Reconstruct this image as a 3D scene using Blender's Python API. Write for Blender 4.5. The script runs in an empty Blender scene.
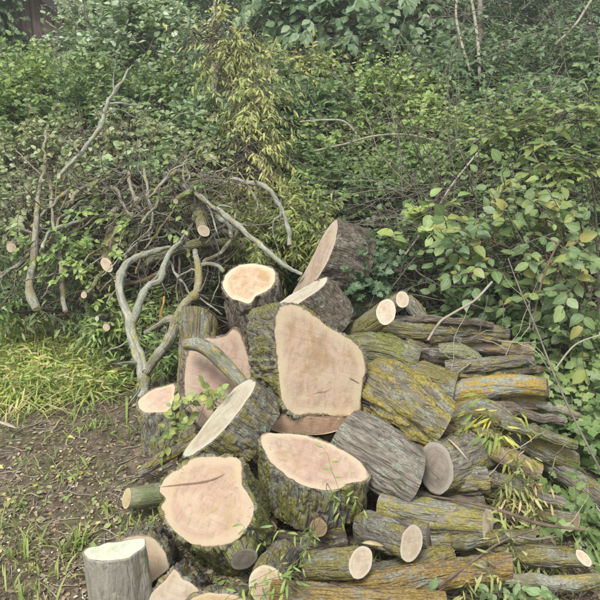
import bpy, math, random
import numpy as np
from mathutils import Vector, Matrix

random.seed(11)
rng = np.random.default_rng(7)
scene = bpy.context.scene
COL = scene.collection
R_ = math.radians

# ------------------------------------------------------------------ camera
PITCH, FOV, CAMH = 18.0, 50.0, 1.6
cam_d = bpy.data.cameras.new('camera')
cam_d.sensor_fit = 'AUTO'
cam_d.angle = R_(FOV)
cam_d.clip_start = 0.05
cam_d.clip_end = 500
cam = bpy.data.objects.new('camera', cam_d)
COL.objects.link(cam)
cam.location = (0, 0, CAMH)
cam.rotation_euler = (R_(90 - PITCH), 0, 0)
scene.camera = cam

# ------------------------------------------------------------------ sky, sun, exposure (overcast day)
SUN_EL, SUN_AZ = 58.0, 205.0      # azimuth clockwise from +Y: behind the camera, to the left
world = bpy.data.worlds.new('World')
scene.world = world
world.use_nodes = True
wn = world.node_tree
bg = wn.nodes['Background']
sky = wn.nodes.new('ShaderNodeTexSky')
sky.sky_type = 'NISHITA'
sky.sun_disc = False
sky.sun_elevation = R_(SUN_EL)
sky.sun_rotation = R_(SUN_AZ)
sky.air_density = 1.0
sky.dust_density = 3.0
hs = wn.nodes.new('ShaderNodeHueSaturation')
hs.inputs['Saturation'].default_value = 0.22
wn.links.new(sky.outputs[0], hs.inputs['Color'])
wn.links.new(hs.outputs[0], bg.inputs['Color'])
bg.inputs['Strength'].default_value = 0.128
sun_d = bpy.data.lights.new('sun', 'SUN')
sun_d.energy = 1.75
sun_d.angle = R_(18)
sun_d.color = (1.0, 0.965, 0.91)
sun = bpy.data.objects.new('sun', sun_d)
COL.objects.link(sun)
az = R_(SUN_AZ)
sd = Vector((math.sin(az) * math.cos(R_(SUN_EL)), math.cos(az) * math.cos(R_(SUN_EL)), math.sin(R_(SUN_EL))))
sun.rotation_euler = (-sd).to_track_quat('-Z', 'Y').to_euler()
sun.location = sd * 30
scene.view_settings.view_transform = 'Standard'
scene.view_settings.look = 'None'
scene.view_settings.gamma = 1
scene.view_settings.exposure = 1.02
HAZE = 0.0050  # density of the veil added to lift dark tones
scene.cycles.max_bounces = 6
scene.cycles.diffuse_bounces = 4
scene.cycles.transmission_bounces = 4

# ------------------------------------------------------------------ picture-to-place helpers
FPX = 300 / math.tan(R_(FOV / 2))
CR = np.array([1.0, 0, 0])
CF = np.array([0, math.cos(R_(PITCH)), -math.sin(R_(PITCH))])
CU = np.array([0, math.sin(R_(PITCH)), math.cos(R_(PITCH))])
C0 = np.array([0, 0, CAMH])

def ray(px, py):
    return CF + (px - 300) / FPX * CR - (py - 300) / FPX * CU

def P(px, py, d):
    return C0 + d * ray(px, py)

def N(x, y, z):
    v = x * CR + y * CU - z * CF
    return v / np.linalg.norm(v)

def nrm(v):
    v = np.asarray(v, float)
    return v / (np.linalg.norm(v, axis=-1, keepdims=True) + 1e-12)

# ------------------------------------------------------------------ noise
def _hash(ix, iy, iz):
    h = (ix * 374761393 + iy * 668265263 + iz * 2147483647) & 0xFFFFFFFF
    h = ((h ^ (h >> 13)) * 1274126177) & 0xFFFFFFFF
    h = h ^ (h >> 16)
    return (h & 0xFFFF) / 65535.0

def vnoise(p):
    p = np.asarray(p, float) + 1000.0
    i = np.floor(p).astype(np.int64)
    f = p - i
    f = f * f * (3 - 2 * f)
    r = 0
    for dx in (0, 1):
        wx = f[..., 0] if dx else 1 - f[..., 0]
        for dy in (0, 1):
            wy = f[..., 1] if dy else 1 - f[..., 1]
            for dz in (0, 1):
                wz = f[..., 2] if dz else 1 - f[..., 2]
                r = r + wx * wy * wz * _hash(i[..., 0] + dx, i[..., 1] + dy, i[..., 2] + dz)
    return r

def fbm(p, o=3):
    p = np.asarray(p, float)
    a, s, t = 0.5, 0, 0
    for k in range(o):
        s = s + a * vnoise(p * (2.03 ** k) + 17.3 * k)
        t += a
        a *= 0.5
    return s / t

# ------------------------------------------------------------------ meshes and objects
def mesh_np(name, V, F, attrs=None, smooth=True, mat=None):
    """V (n,3); F one int array (m,k) or a list of such arrays."""
    me = bpy.data.meshes.new(name)
    V = np.ascontiguousarray(V, dtype=np.float32)
    Fs = F if isinstance(F, list) else [F]
    Fs = [np.asarray(f, dtype=np.int32) for f in Fs if len(f)]
    me.vertices.add(len(V))
    me.vertices.foreach_set('co', V.ravel())
    idx = np.concatenate([f.ravel() for f in Fs])
    tot = np.concatenate([np.full(len(f), f.shape[1], np.int32) for f in Fs])
    start = np.concatenate([[0], np.cumsum(tot)[:-1]]).astype(np.int32)
    me.loops.add(len(idx))
    me.loops.foreach_set('vertex_index', idx)
    me.polygons.add(len(tot))
    me.polygons.foreach_set('loop_start', start)
    me.polygons.foreach_set('loop_total', tot)
    me.update(calc_edges=True)
    me.polygons.foreach_set('use_smooth', np.full(len(tot), smooth))
    for k, a in (attrs or {}).items():
        a = np.asarray(a, dtype=np.float32)
        if a.ndim == 1:
            at = me.attributes.new(k, 'FLOAT', 'POINT')
            at.data.foreach_set('value', a)
        else:
            at = me.attributes.new(k, 'FLOAT_VECTOR', 'POINT')
            at.data.foreach_set('vector', a.ravel())
    if mat:
        me.materials.append(mat)
    return me

def link(name, me, parent=None, loc=None):
    o = bpy.data.objects.new(name, me)
    COL.objects.link(o)
    if parent is not None:
        o.parent = parent
    if loc is not None:
        o.location = loc
    return o

def tag(o, label=None, cat=None, group=None, kind=None):
    if label: o['label'] = label
    if cat: o['category'] = cat
    if group: o['group'] = group
    if kind: o['kind'] = kind
    return o

def empty(name, loc, label, cat, group=None):
    o = bpy.data.objects.new(name, None)
    o.empty_display_size = 0.1
    COL.objects.link(o)
    o.location = [float(v) for v in loc]
    return tag(o, label, cat, group)

# ------------------------------------------------------------------ materials
class NT:
    def __init__(s, name):
        s.m = bpy.data.materials.new(name)
        s.m.use_nodes = True
        s.t = s.m.node_tree
        s.b = s.t.nodes['Principled BSDF']
        s.out = s.t.nodes['Material Output']
    def n(s, typ, **kw):
        nd = s.t.nodes.new('ShaderNode' + typ)
        for k, v in kw.items():
            setattr(nd, k, v)
        return nd
    def l(s, a, b):
        s.t.links.new(a, b)
    def val(s, sock, v):
        if hasattr(v, 'is_linked') or isinstance(v, bpy.types.NodeSocket):
            s.l(v, sock)
        else:
            sock.default_value = v
    def attr(s, name):
        return s.n('Attribute', attribute_name=name)
    def noise(s, vec, scale, detail=3, rough=0.55, dist=0.0):
        nd = s.n('TexNoise')
        s.l(vec, nd.inputs['Vector'])
        nd.inputs['Scale'].default_value = scale
        nd.inputs['Detail'].default_value = detail
        nd.inputs['Roughness'].default_value = rough
        nd.inputs['Distortion'].default_value = dist
        return nd.outputs['Fac']
    def ramp(s, fac, stops, interp='LINEAR'):
        nd = s.n('ValToRGB')
        cr = nd.color_ramp
        cr.interpolation = interp
        while len(cr.elements) < len(stops):
            cr.elements.new(0.5)
        for e, (p, c) in zip(cr.elements, stops):
            e.position = p
            e.color = (*c, 1) if len(c) == 3 else c
        s.l(fac, nd.inputs[0])
        return nd.outputs[0]
    def step(s, fac, lo, hi):
        nd = s.n('MapRange')
        nd.interpolation_type = 'SMOOTHSTEP'
        s.l(fac, nd.inputs[0])
        nd.inputs[1].default_value = lo
        nd.inputs[2].default_value = hi
        return nd.outputs[0]
    def math(s, op, a, b=0.0):
        nd = s.n('Math', operation=op)
        s.val(nd.inputs[0], a)
        s.val(nd.inputs[1], b)
        return nd.outputs[0]
    def mix(s, fac, a, b, blend='MIX'):
        nd = s.n('Mix', data_type='RGBA', blend_type=blend)
        s.val(nd.inputs[0], fac)
        for sock, v in ((nd.inputs[6], a), (nd.inputs[7], b)):
            if isinstance(v, bpy.types.NodeSocket):
                s.l(v, sock)
            else:
                sock.default_value = (*v, 1)
        return nd.outputs[2]
    def map(s, vec, scale=(1, 1, 1), loc=(0, 0, 0)):
        nd = s.n('Mapping')
        s.l(vec, nd.inputs[0])
        nd.inputs['Scale'].default_value = scale
        nd.inputs['Location'].default_value = loc
        return nd.outputs[0]
    def bump(s, h, strength, dist):
        nd = s.n('Bump')
        nd.inputs['Strength'].default_value = strength
        nd.inputs['Distance'].default_value = dist
        s.l(h, nd.inputs['Height'])
        s.l(nd.outputs[0], s.b.inputs['Normal'])

def bark_mat(name, dark, light, lichen=(0.29, 0.25, 0.07), lich=0.5, lich2=(0.30, 0.31, 0.25), l2=0.45,
             moss=(0.10, 0.12, 0.03), mo=0.3, furrow=1.0, stretch=0.25, seed=0.0, rough_sc=60):
    """lich / l2 / mo: share of the surface, 0..1"""
    t = NT(name)
    a = t.attr('bc').outputs['Vector']
    v = t.map(a, (1, 1, stretch), (seed, seed * 0.7, seed * 1.3))
    v2 = t.map(a, (1, 1, 0.7), (seed + 3, seed, 2))
    dark = tuple(1.15 * p for p in dark); light = tuple(1.15 * p for p in light)
    f1 = t.noise(v, rough_sc, 6, 0.7, 0.5)
    f2 = t.noise(v, 14, 3)
    ht = t.attr('ht').outputs['Fac']
    c = t.ramp(f1, [(0.36, dark), (0.5, tuple((p + q) / 2 for p, q in zip(dark, light))), (0.64, light)])
    c = t.mix(t.math('MULTIPLY', t.step(f2, 0.42, 0.62), 0.6), c, tuple(0.62 * p for p in light), 'MIX')
    grit = t.noise(v2, 170, 4, 0.75)
    mid = t.noise(v2, 48, 4, 0.7)
    def layer(c, share, colr, sc, edge, vec, gs, hk):
        if share <= 0: return c
        nn = t.noise(vec, sc, 5, 0.65)
        nn = t.math('ADD', nn, t.math('MULTIPLY', t.math('SUBTRACT', grit, 0.5), gs))
        nn = t.math('ADD', nn, t.math('MULTIPLY', t.math('SUBTRACT', mid, 0.5), gs))
        nn = t.math('ADD', nn, t.math('MULTIPLY', t.math('SUBTRACT', ht, 0.66), hk))
        th = 0.69 - 0.38 * share
        m = t.step(nn, th - edge, th + edge)
        col = t.mix(t.step(grit, 0.40, 0.60), tuple(0.55 * p for p in colr), colr)
        return t.mix(t.math('MULTIPLY', m, 0.88), c, col)
    c = layer(c, mo, moss, 7, 0.07, v2, 0.3, 0.05)
    c = layer(c, l2, lich2, 16, 0.04, t.map(a, (1, 1, 0.8), (9 + seed, 1, 4)), 0.4, 0.12)
    c = layer(c, lich, lichen, 13, 0.04, t.map(a, (1, 1, 0.7), (5, 11 + seed, 7)), 0.75, 0.55)
    t.l(c, t.b.inputs['Base Color'])
    t.b.inputs['Roughness'].default_value = 0.92
    t.b.inputs['Specular IOR Level'].default_value = 0.15
    h = t.math('ADD', f1, t.math('MULTIPLY', grit, 0.35))
    h = t.math('ADD', h, t.math('MULTIPLY', mid, 0.5))
    fv = t.noise(t.map(a, (1, 1, 0.16), (seed * 2, 3, 1)), 42, 3, 0.55, 0.15)
    fr = t.step(t.math('ABSOLUTE', t.math('SUBTRACT', fv, 0.5)), 0.0, 0.11)
    h = t.math('ADD', h, t.math('MULTIPLY', fr, 0.62))
    t.bump(h, 0.9 * furrow, 0.014)
    return t.m

def wood_mat(name, base, pink, tan, seed=0.0, crack=0.5, edge=(0.66, 0.53, 0.36), ring=0.10, saw=0.06, sawang=0.4):
    t = NT(name)
    a = t.attr('fc').outputs['Vector']
    v = t.map(a, (1, 1, 0), (seed, seed * 2.1, seed * 0.5))
    n1 = t.noise(v, 7, 4, 0.6, 1.2)
    n2 = t.noise(t.map(a, (1, 1, 0), (seed + 8, 3, 1)), 9, 4, 0.6, 0.8)
    c = t.mix(t.step(n1, 0.40, 0.60), base, pink)
    c = t.mix(t.math('MULTIPLY', t.step(n2, 0.49, 0.62), 0.85), c, tan)
    n4 = t.noise(t.map(a, (2.2, 1, 0), (seed * 1.7, 6, 3)), 16, 5, 0.7, 0.5)
    c = t.mix(t.math('MULTIPLY', t.step(n4, 0.50, 0.62), 0.55), c, tuple(0.72 * p for p in pink))
    c = t.mix(t.math('MULTIPLY', t.step(n4, 0.46, 0.32), 0.4), c, tuple(min(1.0, 1.12 * p) for p in edge))
    # growth rings round the pith
    ln = t.n('VectorMath', operation='LENGTH')
    t.l(t.map(a, (1, 1, 0)), ln.inputs[0])
    rr = t.math('ADD', ln.outputs['Value'], t.math('MULTIPLY', t.noise(v, 9, 3), 0.05))
    sn = t.math('SINE', t.math('MULTIPLY', rr, 520))
    sn2 = t.math('SINE', t.math('MULTIPLY', rr, 190))
    rg = t.math('ADD', t.math('MULTIPLY', sn, 0.5), t.math('MULTIPLY', sn2, 0.5))
    rg = t.math('MULTIPLY', t.math('ADD', t.math('MULTIPLY', rg, 0.5), 0.5), ring)
    c = t.mix(rg, c, tuple(0.45 * p for p in tan))
    # saw marks
    ca, sa = math.cos(sawang), math.sin(sawang)
    rot = t.n('Mapping')
    t.l(a, rot.inputs[0])
    rot.inputs['Rotation'].default_value = (0, 0, sawang)
    rot.inputs['Scale'].default_value = (9, 190, 0)
    sm = t.noise(rot.outputs[0], 1.0, 3, 0.6)
    c = t.mix(t.math('MULTIPLY', t.step(sm, 0.45, 0.8), saw * 4.0), c, tuple(0.55 * p for p in base))
    sm2 = t.noise(t.map(rot.outputs[0], (0.5, 0.22, 0)), 1.0, 4, 0.65)
    c = t.mix(t.math('MULTIPLY', t.step(sm2, 0.50, 0.66), 0.24), c, tuple(0.70 * p for p in tan))
    # sapwood rim
    sep = t.n('SeparateXYZ')
    t.l(a, sep.inputs[0])
    rim = t.math('ADD', sep.outputs[2], t.math('MULTIPLY', t.math('SUBTRACT', n2, 0.5), 0.3))
    c = t.mix(t.math('MULTIPLY', t.step(rim, 0.72, 0.92), 0.75), c, edge)
    c = t.mix(t.step(rim, 0.965, 1.01), c, (0.16, 0.10, 0.055))
    # drying cracks and dark specks
    if crack > 0:
        sx = t.n('SeparateXYZ')
        t.l(a, sx.inputs[0])
        an = t.math('ARCTAN2', sx.outputs[1], sx.outputs[0])
        cv = t.n('CombineXYZ')
        t.l(t.math('MULTIPLY', an, 1.6), cv.inputs[0])
        t.l(t.math('MULTIPLY', ln.outputs['Value'], 7.0), cv.inputs[1])
        cv.inputs[2].default_value = seed * 3
        n3 = t.noise(cv.outputs[0], 1.7, 3, 0.6)
        ed = t.math('ABSOLUTE', t.math('SUBTRACT', n3, 0.5))
        ln_ = t.step(ed, 0.010, 0.002)
        mk = t.step(t.noise(v, 6, 2), 0.52, 0.62)
        c = t.mix(t.math('MULTIPLY', t.math('MULTIPLY', ln_, mk), crack * 0.75), c, (0.15, 0.095, 0.06))
    sp = t.step(t.noise(v, 55, 2, 0.5), 0.76, 0.80)
    c = t.mix(t.math('MULTIPLY', sp, 0.5), c, (0.22, 0.14, 0.09))
    t.l(c, t.b.inputs['Base Color'])
    t.b.inputs['Roughness'].default_value = 0.82
    t.b.inputs['Specular IOR Level'].default_value = 0.2
    h = t.math('ADD', t.math('MULTIPLY', sm, 0.6), t.noise(v, 120, 3, 0.6))
    t.bump(h, 0.36, 0.003)
    return t.m

def leaf_mat(name, cols, obj=False, transl=0.35, rough=0.5):
    """cols: list of leaf colours, picked per leaf"""
    t = NT(name)
    r = t.n('ObjectInfo').outputs['Random'] if obj else t.attr('rnd').outputs['Fac']
    st = [(i / len(cols), c) for i, c in enumerate(cols)]
    c = t.ramp(r, st, 'CONSTANT' if len(cols) > 5 else 'LINEAR')
    g = t.n('NewGeometry')
    nn = t.noise(g.outputs['Position'], 35, 3)
    big_ = t.noise(g.outputs['Position'], 1.7, 3, 0.6)
    hv = t.n('HueSaturation')
    t.l(c, hv.inputs['Color'])
    t.l(t.math('ADD', t.math('ADD', t.math('MULTIPLY', nn, 0.6), 0.50), t.math('MULTIPLY', big_, 1.30)), hv.inputs['Value'])
    t.l(t.math('ADD', t.math('MULTIPLY', t.math('SUBTRACT', big_, 0.5), -0.10), 0.5), hv.inputs['Hue'])
    c = hv.outputs[0]
    ve = t.attr('vein').outputs['Fac']
    c = t.mix(t.math('MULTIPLY', t.step(ve, 0.80, 0.98), 0.35), c, (0.42, 0.46, 0.24))
    c = t.mix(t.math('MULTIPLY', t.step(t.noise(g.outputs['Position'], 120, 2), 0.66, 0.72), 0.4), c, (0.15, 0.11, 0.05))
    t.l(c, t.b.inputs['Base Color'])
    t.b.inputs['Roughness'].default_value = rough
    t.b.inputs['Specular IOR Level'].default_value = 0.5
    tr = t.n('BsdfTranslucent')
    t.l(c, tr.inputs['Color'])
    mx = t.n('MixShader')
    mx.inputs[0].default_value = transl
    t.l(t.b.outputs[0], mx.inputs[1])
    t.l(tr.outputs[0], mx.inputs[2])
    t.l(mx.outputs[0], t.out.inputs['Surface'])
    return t.m

def twig_mat(name, c1, c2):
    t = NT(name)
    g = t.n('NewGeometry')
    n1 = t.noise(g.outputs['Position'], 30, 4, 0.65)
    t.l(t.ramp(n1, [(0.3, c1), (0.7, c2)]), t.b.inputs['Base Color'])
    t.b.inputs['Roughness'].default_value = 0.85
    t.b.inputs['Specular IOR Level'].default_value = 0.2
    return t.m

# ------------------------------------------------------------------ terrain
def sstep(a, b, x):
    t = np.clip((x - a) / (b - a), 0, 1)
    return t * t * (3 - 2 * t)

def H(x, y):
    x = np.asarray(x, float); y = np.asarray(y, float)
    y0 = 4.3 - 0.25 * np.clip(x, -1, 1.5)
    z = 1.55 * sstep(0, 5.5, y - y0) + 0.05 * np.clip(y - 9, 0, 40)
    p = np.stack([x, y, 0 * x], -1)
    z = z + 0.05 * (fbm(p * 1.7, 2) - 0.5)
    near = np.exp(-np.clip(np.hypot(x, y - 2.6) - 2.2, 0, 9) * 1.5)
    z = z + near * (0.034 * (fbm(p * 11, 3) - 0.5) + 0.012 * (fbm(p * 45, 2) - 0.5))
    return z

def axis_lines(lo, hi, a, b, fine):
    mid = np.arange(a, b, fine)
    k = 1.22 ** np.arange(1, 40) * fine
    up = b + np.cumsum(k); dn = a - np.cumsum(k)
    return np.concatenate([dn[dn > lo][::-1], mid, up[up < hi]])

xs = axis_lines(-60, 60, -1.9, 2.0, 0.02)
ys = axis_lines(-30, 90, 1.3, 4.8, 0.02)
X, Y = np.meshgrid(xs, ys)
Z = H(X, Y)
V = np.stack([X, Y, Z], -1).reshape(-1, 3)
ny, nx = X.shape
ii = (np.arange(ny - 1)[:, None] * nx + np.arange(nx - 1)[None]).ravel()
Fq = np.stack([ii, ii + 1, ii + nx + 1, ii + nx], -1)
t = NT('soil')
g = t.n('NewGeometry').outputs['Position']
a1 = t.noise(g, 3.0, 4)
a2 = t.noise(g, 26, 5, 0.7)
a3 = t.noise(g, 90, 4, 0.7)
c = t.ramp(a2, [(0.36, (0.055, 0.042, 0.030)), (0.5, (0.112, 0.088, 0.062)), (0.66, (0.205, 0.166, 0.120))])
c = t.mix(t.math('MULTIPLY', t.step(a1, 0.42, 0.7), 0.5), c, (0.10, 0.105, 0.045))
c = t.mix(t.step(a3, 0.58, 0.70), c, (0.36, 0.31, 0.22))
c = t.mix(t.step(t.noise(g, 55, 3), 0.66, 0.74), c, (0.05, 0.042, 0.03))
sepp = t.n('SeparateXYZ'); t.l(g, sepp.inputs[0])
c = t.mix(t.math('MULTIPLY', t.step(sepp.outputs[1], 4.0, 5.0), 0.75), c, (0.030, 0.036, 0.016))
t.l(c, t.b.inputs['Base Color'])
t.b.inputs['Roughness'].default_value = 0.95
t.b.inputs['Specular IOR Level'].default_value = 0.1
t.bump(t.math('ADD', a2, a3), 0.8, 0.012)
tag(link('ground', mesh_np('ground', V, Fq, mat=t.m)), 'bare brown soil rising into an overgrown bank', None, None, 'structure')

# ------------------------------------------------------------------ sweeps
def catmull(pts, m, closed=False):
    pts = np.asarray(pts, float)
    n = len(pts)
    out = []
    segs = n if closed else n - 1
    for i in range(segs):
        if closed:
            p0, p1, p2, p3 = pts[(i - 1) % n], pts[i], pts[(i + 1) % n], pts[(i + 2) % n]
        else:
            p0, p1, p2, p3 = pts[max(i - 1, 0)], pts[i], pts[i + 1], pts[min(i + 2, n - 1)]
        for k in range(16):
            s = k / 16
            out.append(0.5 * ((2 * p1) + (-p0 + p2) * s + (2 * p0 - 5 * p1 + 4 * p2 - p3) * s * s + (-p0 + 3 * p1 - 3 * p2 + p3) * s ** 3))
    out.append(pts[0] if closed else pts[-1])
    out = np.array(out)
    sl = np.concatenate([[0], np.cumsum(np.linalg.norm(np.diff(out[:, :3], axis=0), axis=1))])
    q = np.linspace(0, sl[-1], m + 1 if closed else m)
    r = np.stack([np.interp(q, sl, out[:, k]) for k in range(out.shape[1])], -1)
    return r[:-1] if closed else r

def grid_faces(rows, n):
    a = (np.arange(rows - 1)[:, None] * n + np.arange(n)[None]).ravel()
    b = (np.arange(rows - 1)[:, None] * n + (np.arange(n)[None] + 1) % n).ravel()
    return np.stack([a, b, b + n, a + n], -1)

def ridges(bc, amp, f=32.0, ks=0.28, seed=0.0):
    """bark relief from log coordinates (x, y across, z along): plates parted by furrows; returns metres and plate height 0..1"""
    q = bc * np.array([f, f, f * ks]) + seed
    w = fbm(bc * np.array([22, 22, 14]) + seed, 3)
    q = q + (w[..., None] - 0.5) * 1.3
    p1 = np.minimum(1, np.abs(2 * vnoise(q) - 1) * 2.6)
    p2 = np.minimum(1, np.abs(2 * vnoise(q * np.array([1.9, 1.9, 2.6]) + 5.3) - 1) * 3.0)
    p3 = fbm(q * 3.3 + 2.1, 2)
    ht = 0.52 * p1 + 0.26 * p2 + 0.22 * p3
    return amp * 2.1 * (ht - 0.62) + amp * 0.9 * (fbm(bc * 8 + seed, 2) - 0.5), ht

def face_disc(loop, n, pith, mat, rel=0.0022, rings=9, seed=0.0, cent=None, e1=None, e2=None):
    """a cut face filling a closed loop (k,3) lying in the plane with normal n"""
    k = len(loop)
    c = loop.mean(0) if cent is None else cent
    if e1 is None:
        e1 = nrm(np.cross(n, [0.3, 0.2, 0.93])); e2 = np.cross(n, e1)
    rad = np.mean(np.linalg.norm(loop - c, axis=1))
    V, A = [], []
    for j in range(rings):
        s = 1 - (j / rings) ** 1.15
        p = c + (loop - c) * s
        V.append(p); A.append(np.full(k, s))
    V.append(c[None]); A.append(np.zeros(1))
    V = np.concatenate(V); A = np.concatenate(A)
    loc = np.stack([(V - c) @ e1, (V - c) @ e2], -1)
    fc = np.stack([loc[:, 0] - pith[0] * rad, loc[:, 1] - pith[1] * rad, A], -1)
    q = np.stack([loc[:, 0] * 14 + seed, loc[:, 1] * 14, 0 * A], -1)
    inner = np.clip((1 - A) * 12, 0, 1)
    V = V + n * ((fbm(q, 3) - 0.5) * rel * 2 * inner)[:, None]
    F4 = grid_faces(rings, k)
    b = (rings - 1) * k
    i = np.arange(k)
    F3 = np.stack([b + i, b + (i + 1) % k, np.full(k, rings * k)], -1)
    return V, [F4, F3], fc

def cut_log(name, label, outline, d, ncam, L, bark, wood, axis=None, taper=1.04, amp=0.008, nn=132, mm=46, pith=(0.1, 0.1),
            flare=0.0, seed=None, bend=(0, 0), cat='log', group=None, fs=32.0, extra_rel=0.003, inset=0.007):
    """a log whose visible cut face is outlined in the picture and lies in its own plane; the trunk runs back from it"""
    seed = rng.uniform(0, 50) if seed is None else seed
    ol = np.array(outline, float)
    cpx = ol.mean(0)
    n = N(*ncam)
    p0 = P(cpx[0], cpx[1], d)
    pts = []
    for x, y in ol:
        r = ray(x, y)
        pts.append(C0 + r * (((p0 - C0) @ n) / (r @ n)))
    loop = catmull(np.array(pts), nn, closed=True)
    c = loop.mean(0)
    a = -n if axis is None else N(*axis)
    if a @ n > 0: a = -a
    ref = np.array([0.31, 0.17, 0.93]) if abs(a[2]) < 0.8 else np.array([0.9, 0.3, 0.1])
    e1 = nrm(np.cross(a, ref)); e2 = np.cross(a, e1)
    # tiny wobble of the rim
    off = loop - c
    ang = np.arctan2(off @ e2, off @ e1)
    radl = np.linalg.norm(off, axis=1, keepdims=True)
    wob = (fbm(np.concatenate([off * 22 + seed], 0), 3) - 0.5) * 0.015
    loop = loop + off / radl * wob[:, None]
    off = loop - c
    rows, BC, HT = [], [], [np.full(nn, 0.5)]
    ins = c + off * (1 - inset / np.maximum(radl, 0.02))
    al = off @ a
    perp = off - al[:, None] * a
    s_list = np.concatenate([[0.0], np.linspace(0.004, L, mm)])
    rows.append(ins); BC.append(np.stack([perp @ e1, perp @ e2, al], -1))
    pr = nrm(perp)
    for s in s_list:
        u = s / L
        k = 1 + (taper - 1) * u + flare * u * u
        sh = min(1.0, u * 1.15)
        al_s = al * (1 - sh)
        bd = (e1 * bend[0] + e2 * bend[1]) * u * u
        base = c + perp * k + a * (s + al_s)[:, None] + bd
        bc = np.stack([perp @ e1, perp @ e2, s + al_s], -1)
        fade = 0.75 + 0.25 * min(1, s / 0.02)
        h, ht = ridges(bc, amp * fade, fs, 0.20, seed)
        rows.append(base + pr * h[:, None]); BC.append(bc); HT.append(ht)
    V = np.concatenate(rows); BC = np.concatenate(BC); HT = np.concatenate(HT)
    root = empty(name, c, label, cat, group)
    F4 = grid_faces(len(rows), nn)
    link('bark', mesh_np('bark', V - c, F4, {'bc': BC, 'ht': HT}, mat=bark), root)
    fe1 = nrm(np.cross(n, [0.3, 0.2, 0.93])); fe2 = np.cross(n, fe1)
    Vf, Ff, fc = face_disc(ins + n * 0.001, n, pith, wood, extra_rel, 14, seed, ins.mean(0) + n * 0.001, fe1, fe2)
    link('cut_face', mesh_np('cut_face', Vf - c, Ff, {'fc': fc}, mat=wood), root)
    last = rows[-1]
    Vb, Fb, fb = face_disc(last - a * 0.001, a, pith, wood, 0.001, 4, seed)
    link('rear_face', mesh_np('rear_face', Vb - c, Fb, {'fc': fb}, mat=wood), root)
    return root, c, loop, n, a

LAST_HT = []

def tube_geo(pts, rad, n=20, m=30, amp=0.003, seed=0.0, n0=None, n1=None, lump=0.12, fs=45.0, oval=0.0, ks=0.20, crook=0.0):
    """pts (k,3), rad (k,) -> swept bark surface; returns V, F, bc, first ring, last ring, tangents"""
    q = catmull(np.concatenate([np.asarray(pts, float), np.asarray(rad, float)[:, None]], 1), m)
    c, r = q[:, :3], q[:, 3]
    if crook > 0:
        s_ = np.concatenate([[0], np.cumsum(np.linalg.norm(np.diff(c, axis=0), axis=1))])
        for ax_ in range(3):
            w_ = fbm(np.stack([s_ * 13 + seed + 7 * ax_, 0 * s_ + ax_, 0 * s_], -1), 3) - 0.5
            c[:, ax_] = c[:, ax_] + w_ * crook
        kn_ = vnoise(np.stack([s_ * 22 + seed, 0 * s_, 0 * s_], -1))
        r = r * (1 + 0.5 * np.clip(kn_ - 0.68, 0, 1) * 3)
    t = nrm(np.gradient(c, axis=0))
    e = nrm(np.cross(t[0], [0.21, 0.13, 0.97] if abs(t[0][2]) < 0.9 else [1, 0, 0]))
    th = np.linspace(0, 2 * math.pi, n, endpoint=False)
    sl = np.concatenate([[0], np.cumsum(np.linalg.norm(np.diff(c, axis=0), axis=1))])
    rows, BC = [], []
    HT = LAST_HT; HT.clear()
    for j in range(m):
        e = nrm(e - (e @ t[j]) * t[j]); f = np.cross(t[j], e)
        lp = 1 + lump * 2 * (fbm(np.stack([np.cos(th) * 0.8 + seed, np.sin(th) * 0.8, np.full(n, sl[j] * 7)], -1), 2) - 0.5)
        lp = lp * (1 + oval * np.cos(2 * th + seed))
        off = (np.cos(th)[:, None] * e + np.sin(th)[:, None] * f)
        bc = np.stack([np.cos(th) * r[j], np.sin(th) * r[j], np.full(n, sl[j])], -1)
        h, ht = ridges(bc, amp, fs, ks, seed) if amp > 0 else (0 * th, 0 * th + 0.5)
        HT.append(ht)
        ed_ = min(sl[j], sl[-1] - sl[j])
        h = h * (0.2 + 0.8 * min(1.0, ed_ / (0.6 * r[j] + 1e-6)))
        o = off * (r[j] * lp + h)[:, None]
        sh = np.zeros(n)
        if n0 is not None:
            w = max(0.0, 1 - sl[j] / (3.0 * r[0] + 1e-6))
            sh = sh - w * (o @ n0) / (t[j] @ n0)
        if n1 is not None:
            w = max(0.0, 1 - (sl[-1] - sl[j]) / (3.0 * r[-1] + 1e-6))
            sh = sh - w * (o @ n1) / (t[j] @ n1)
        rows.append(c[j] + o + sh[:, None] * t[j]); BC.append(bc)
    return np.concatenate(rows), grid_faces(m, n), np.concatenate(BC), rows[0], rows[-1], t

def px_pts(pp):
    return np.array([P(*p) for p in pp])

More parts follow.
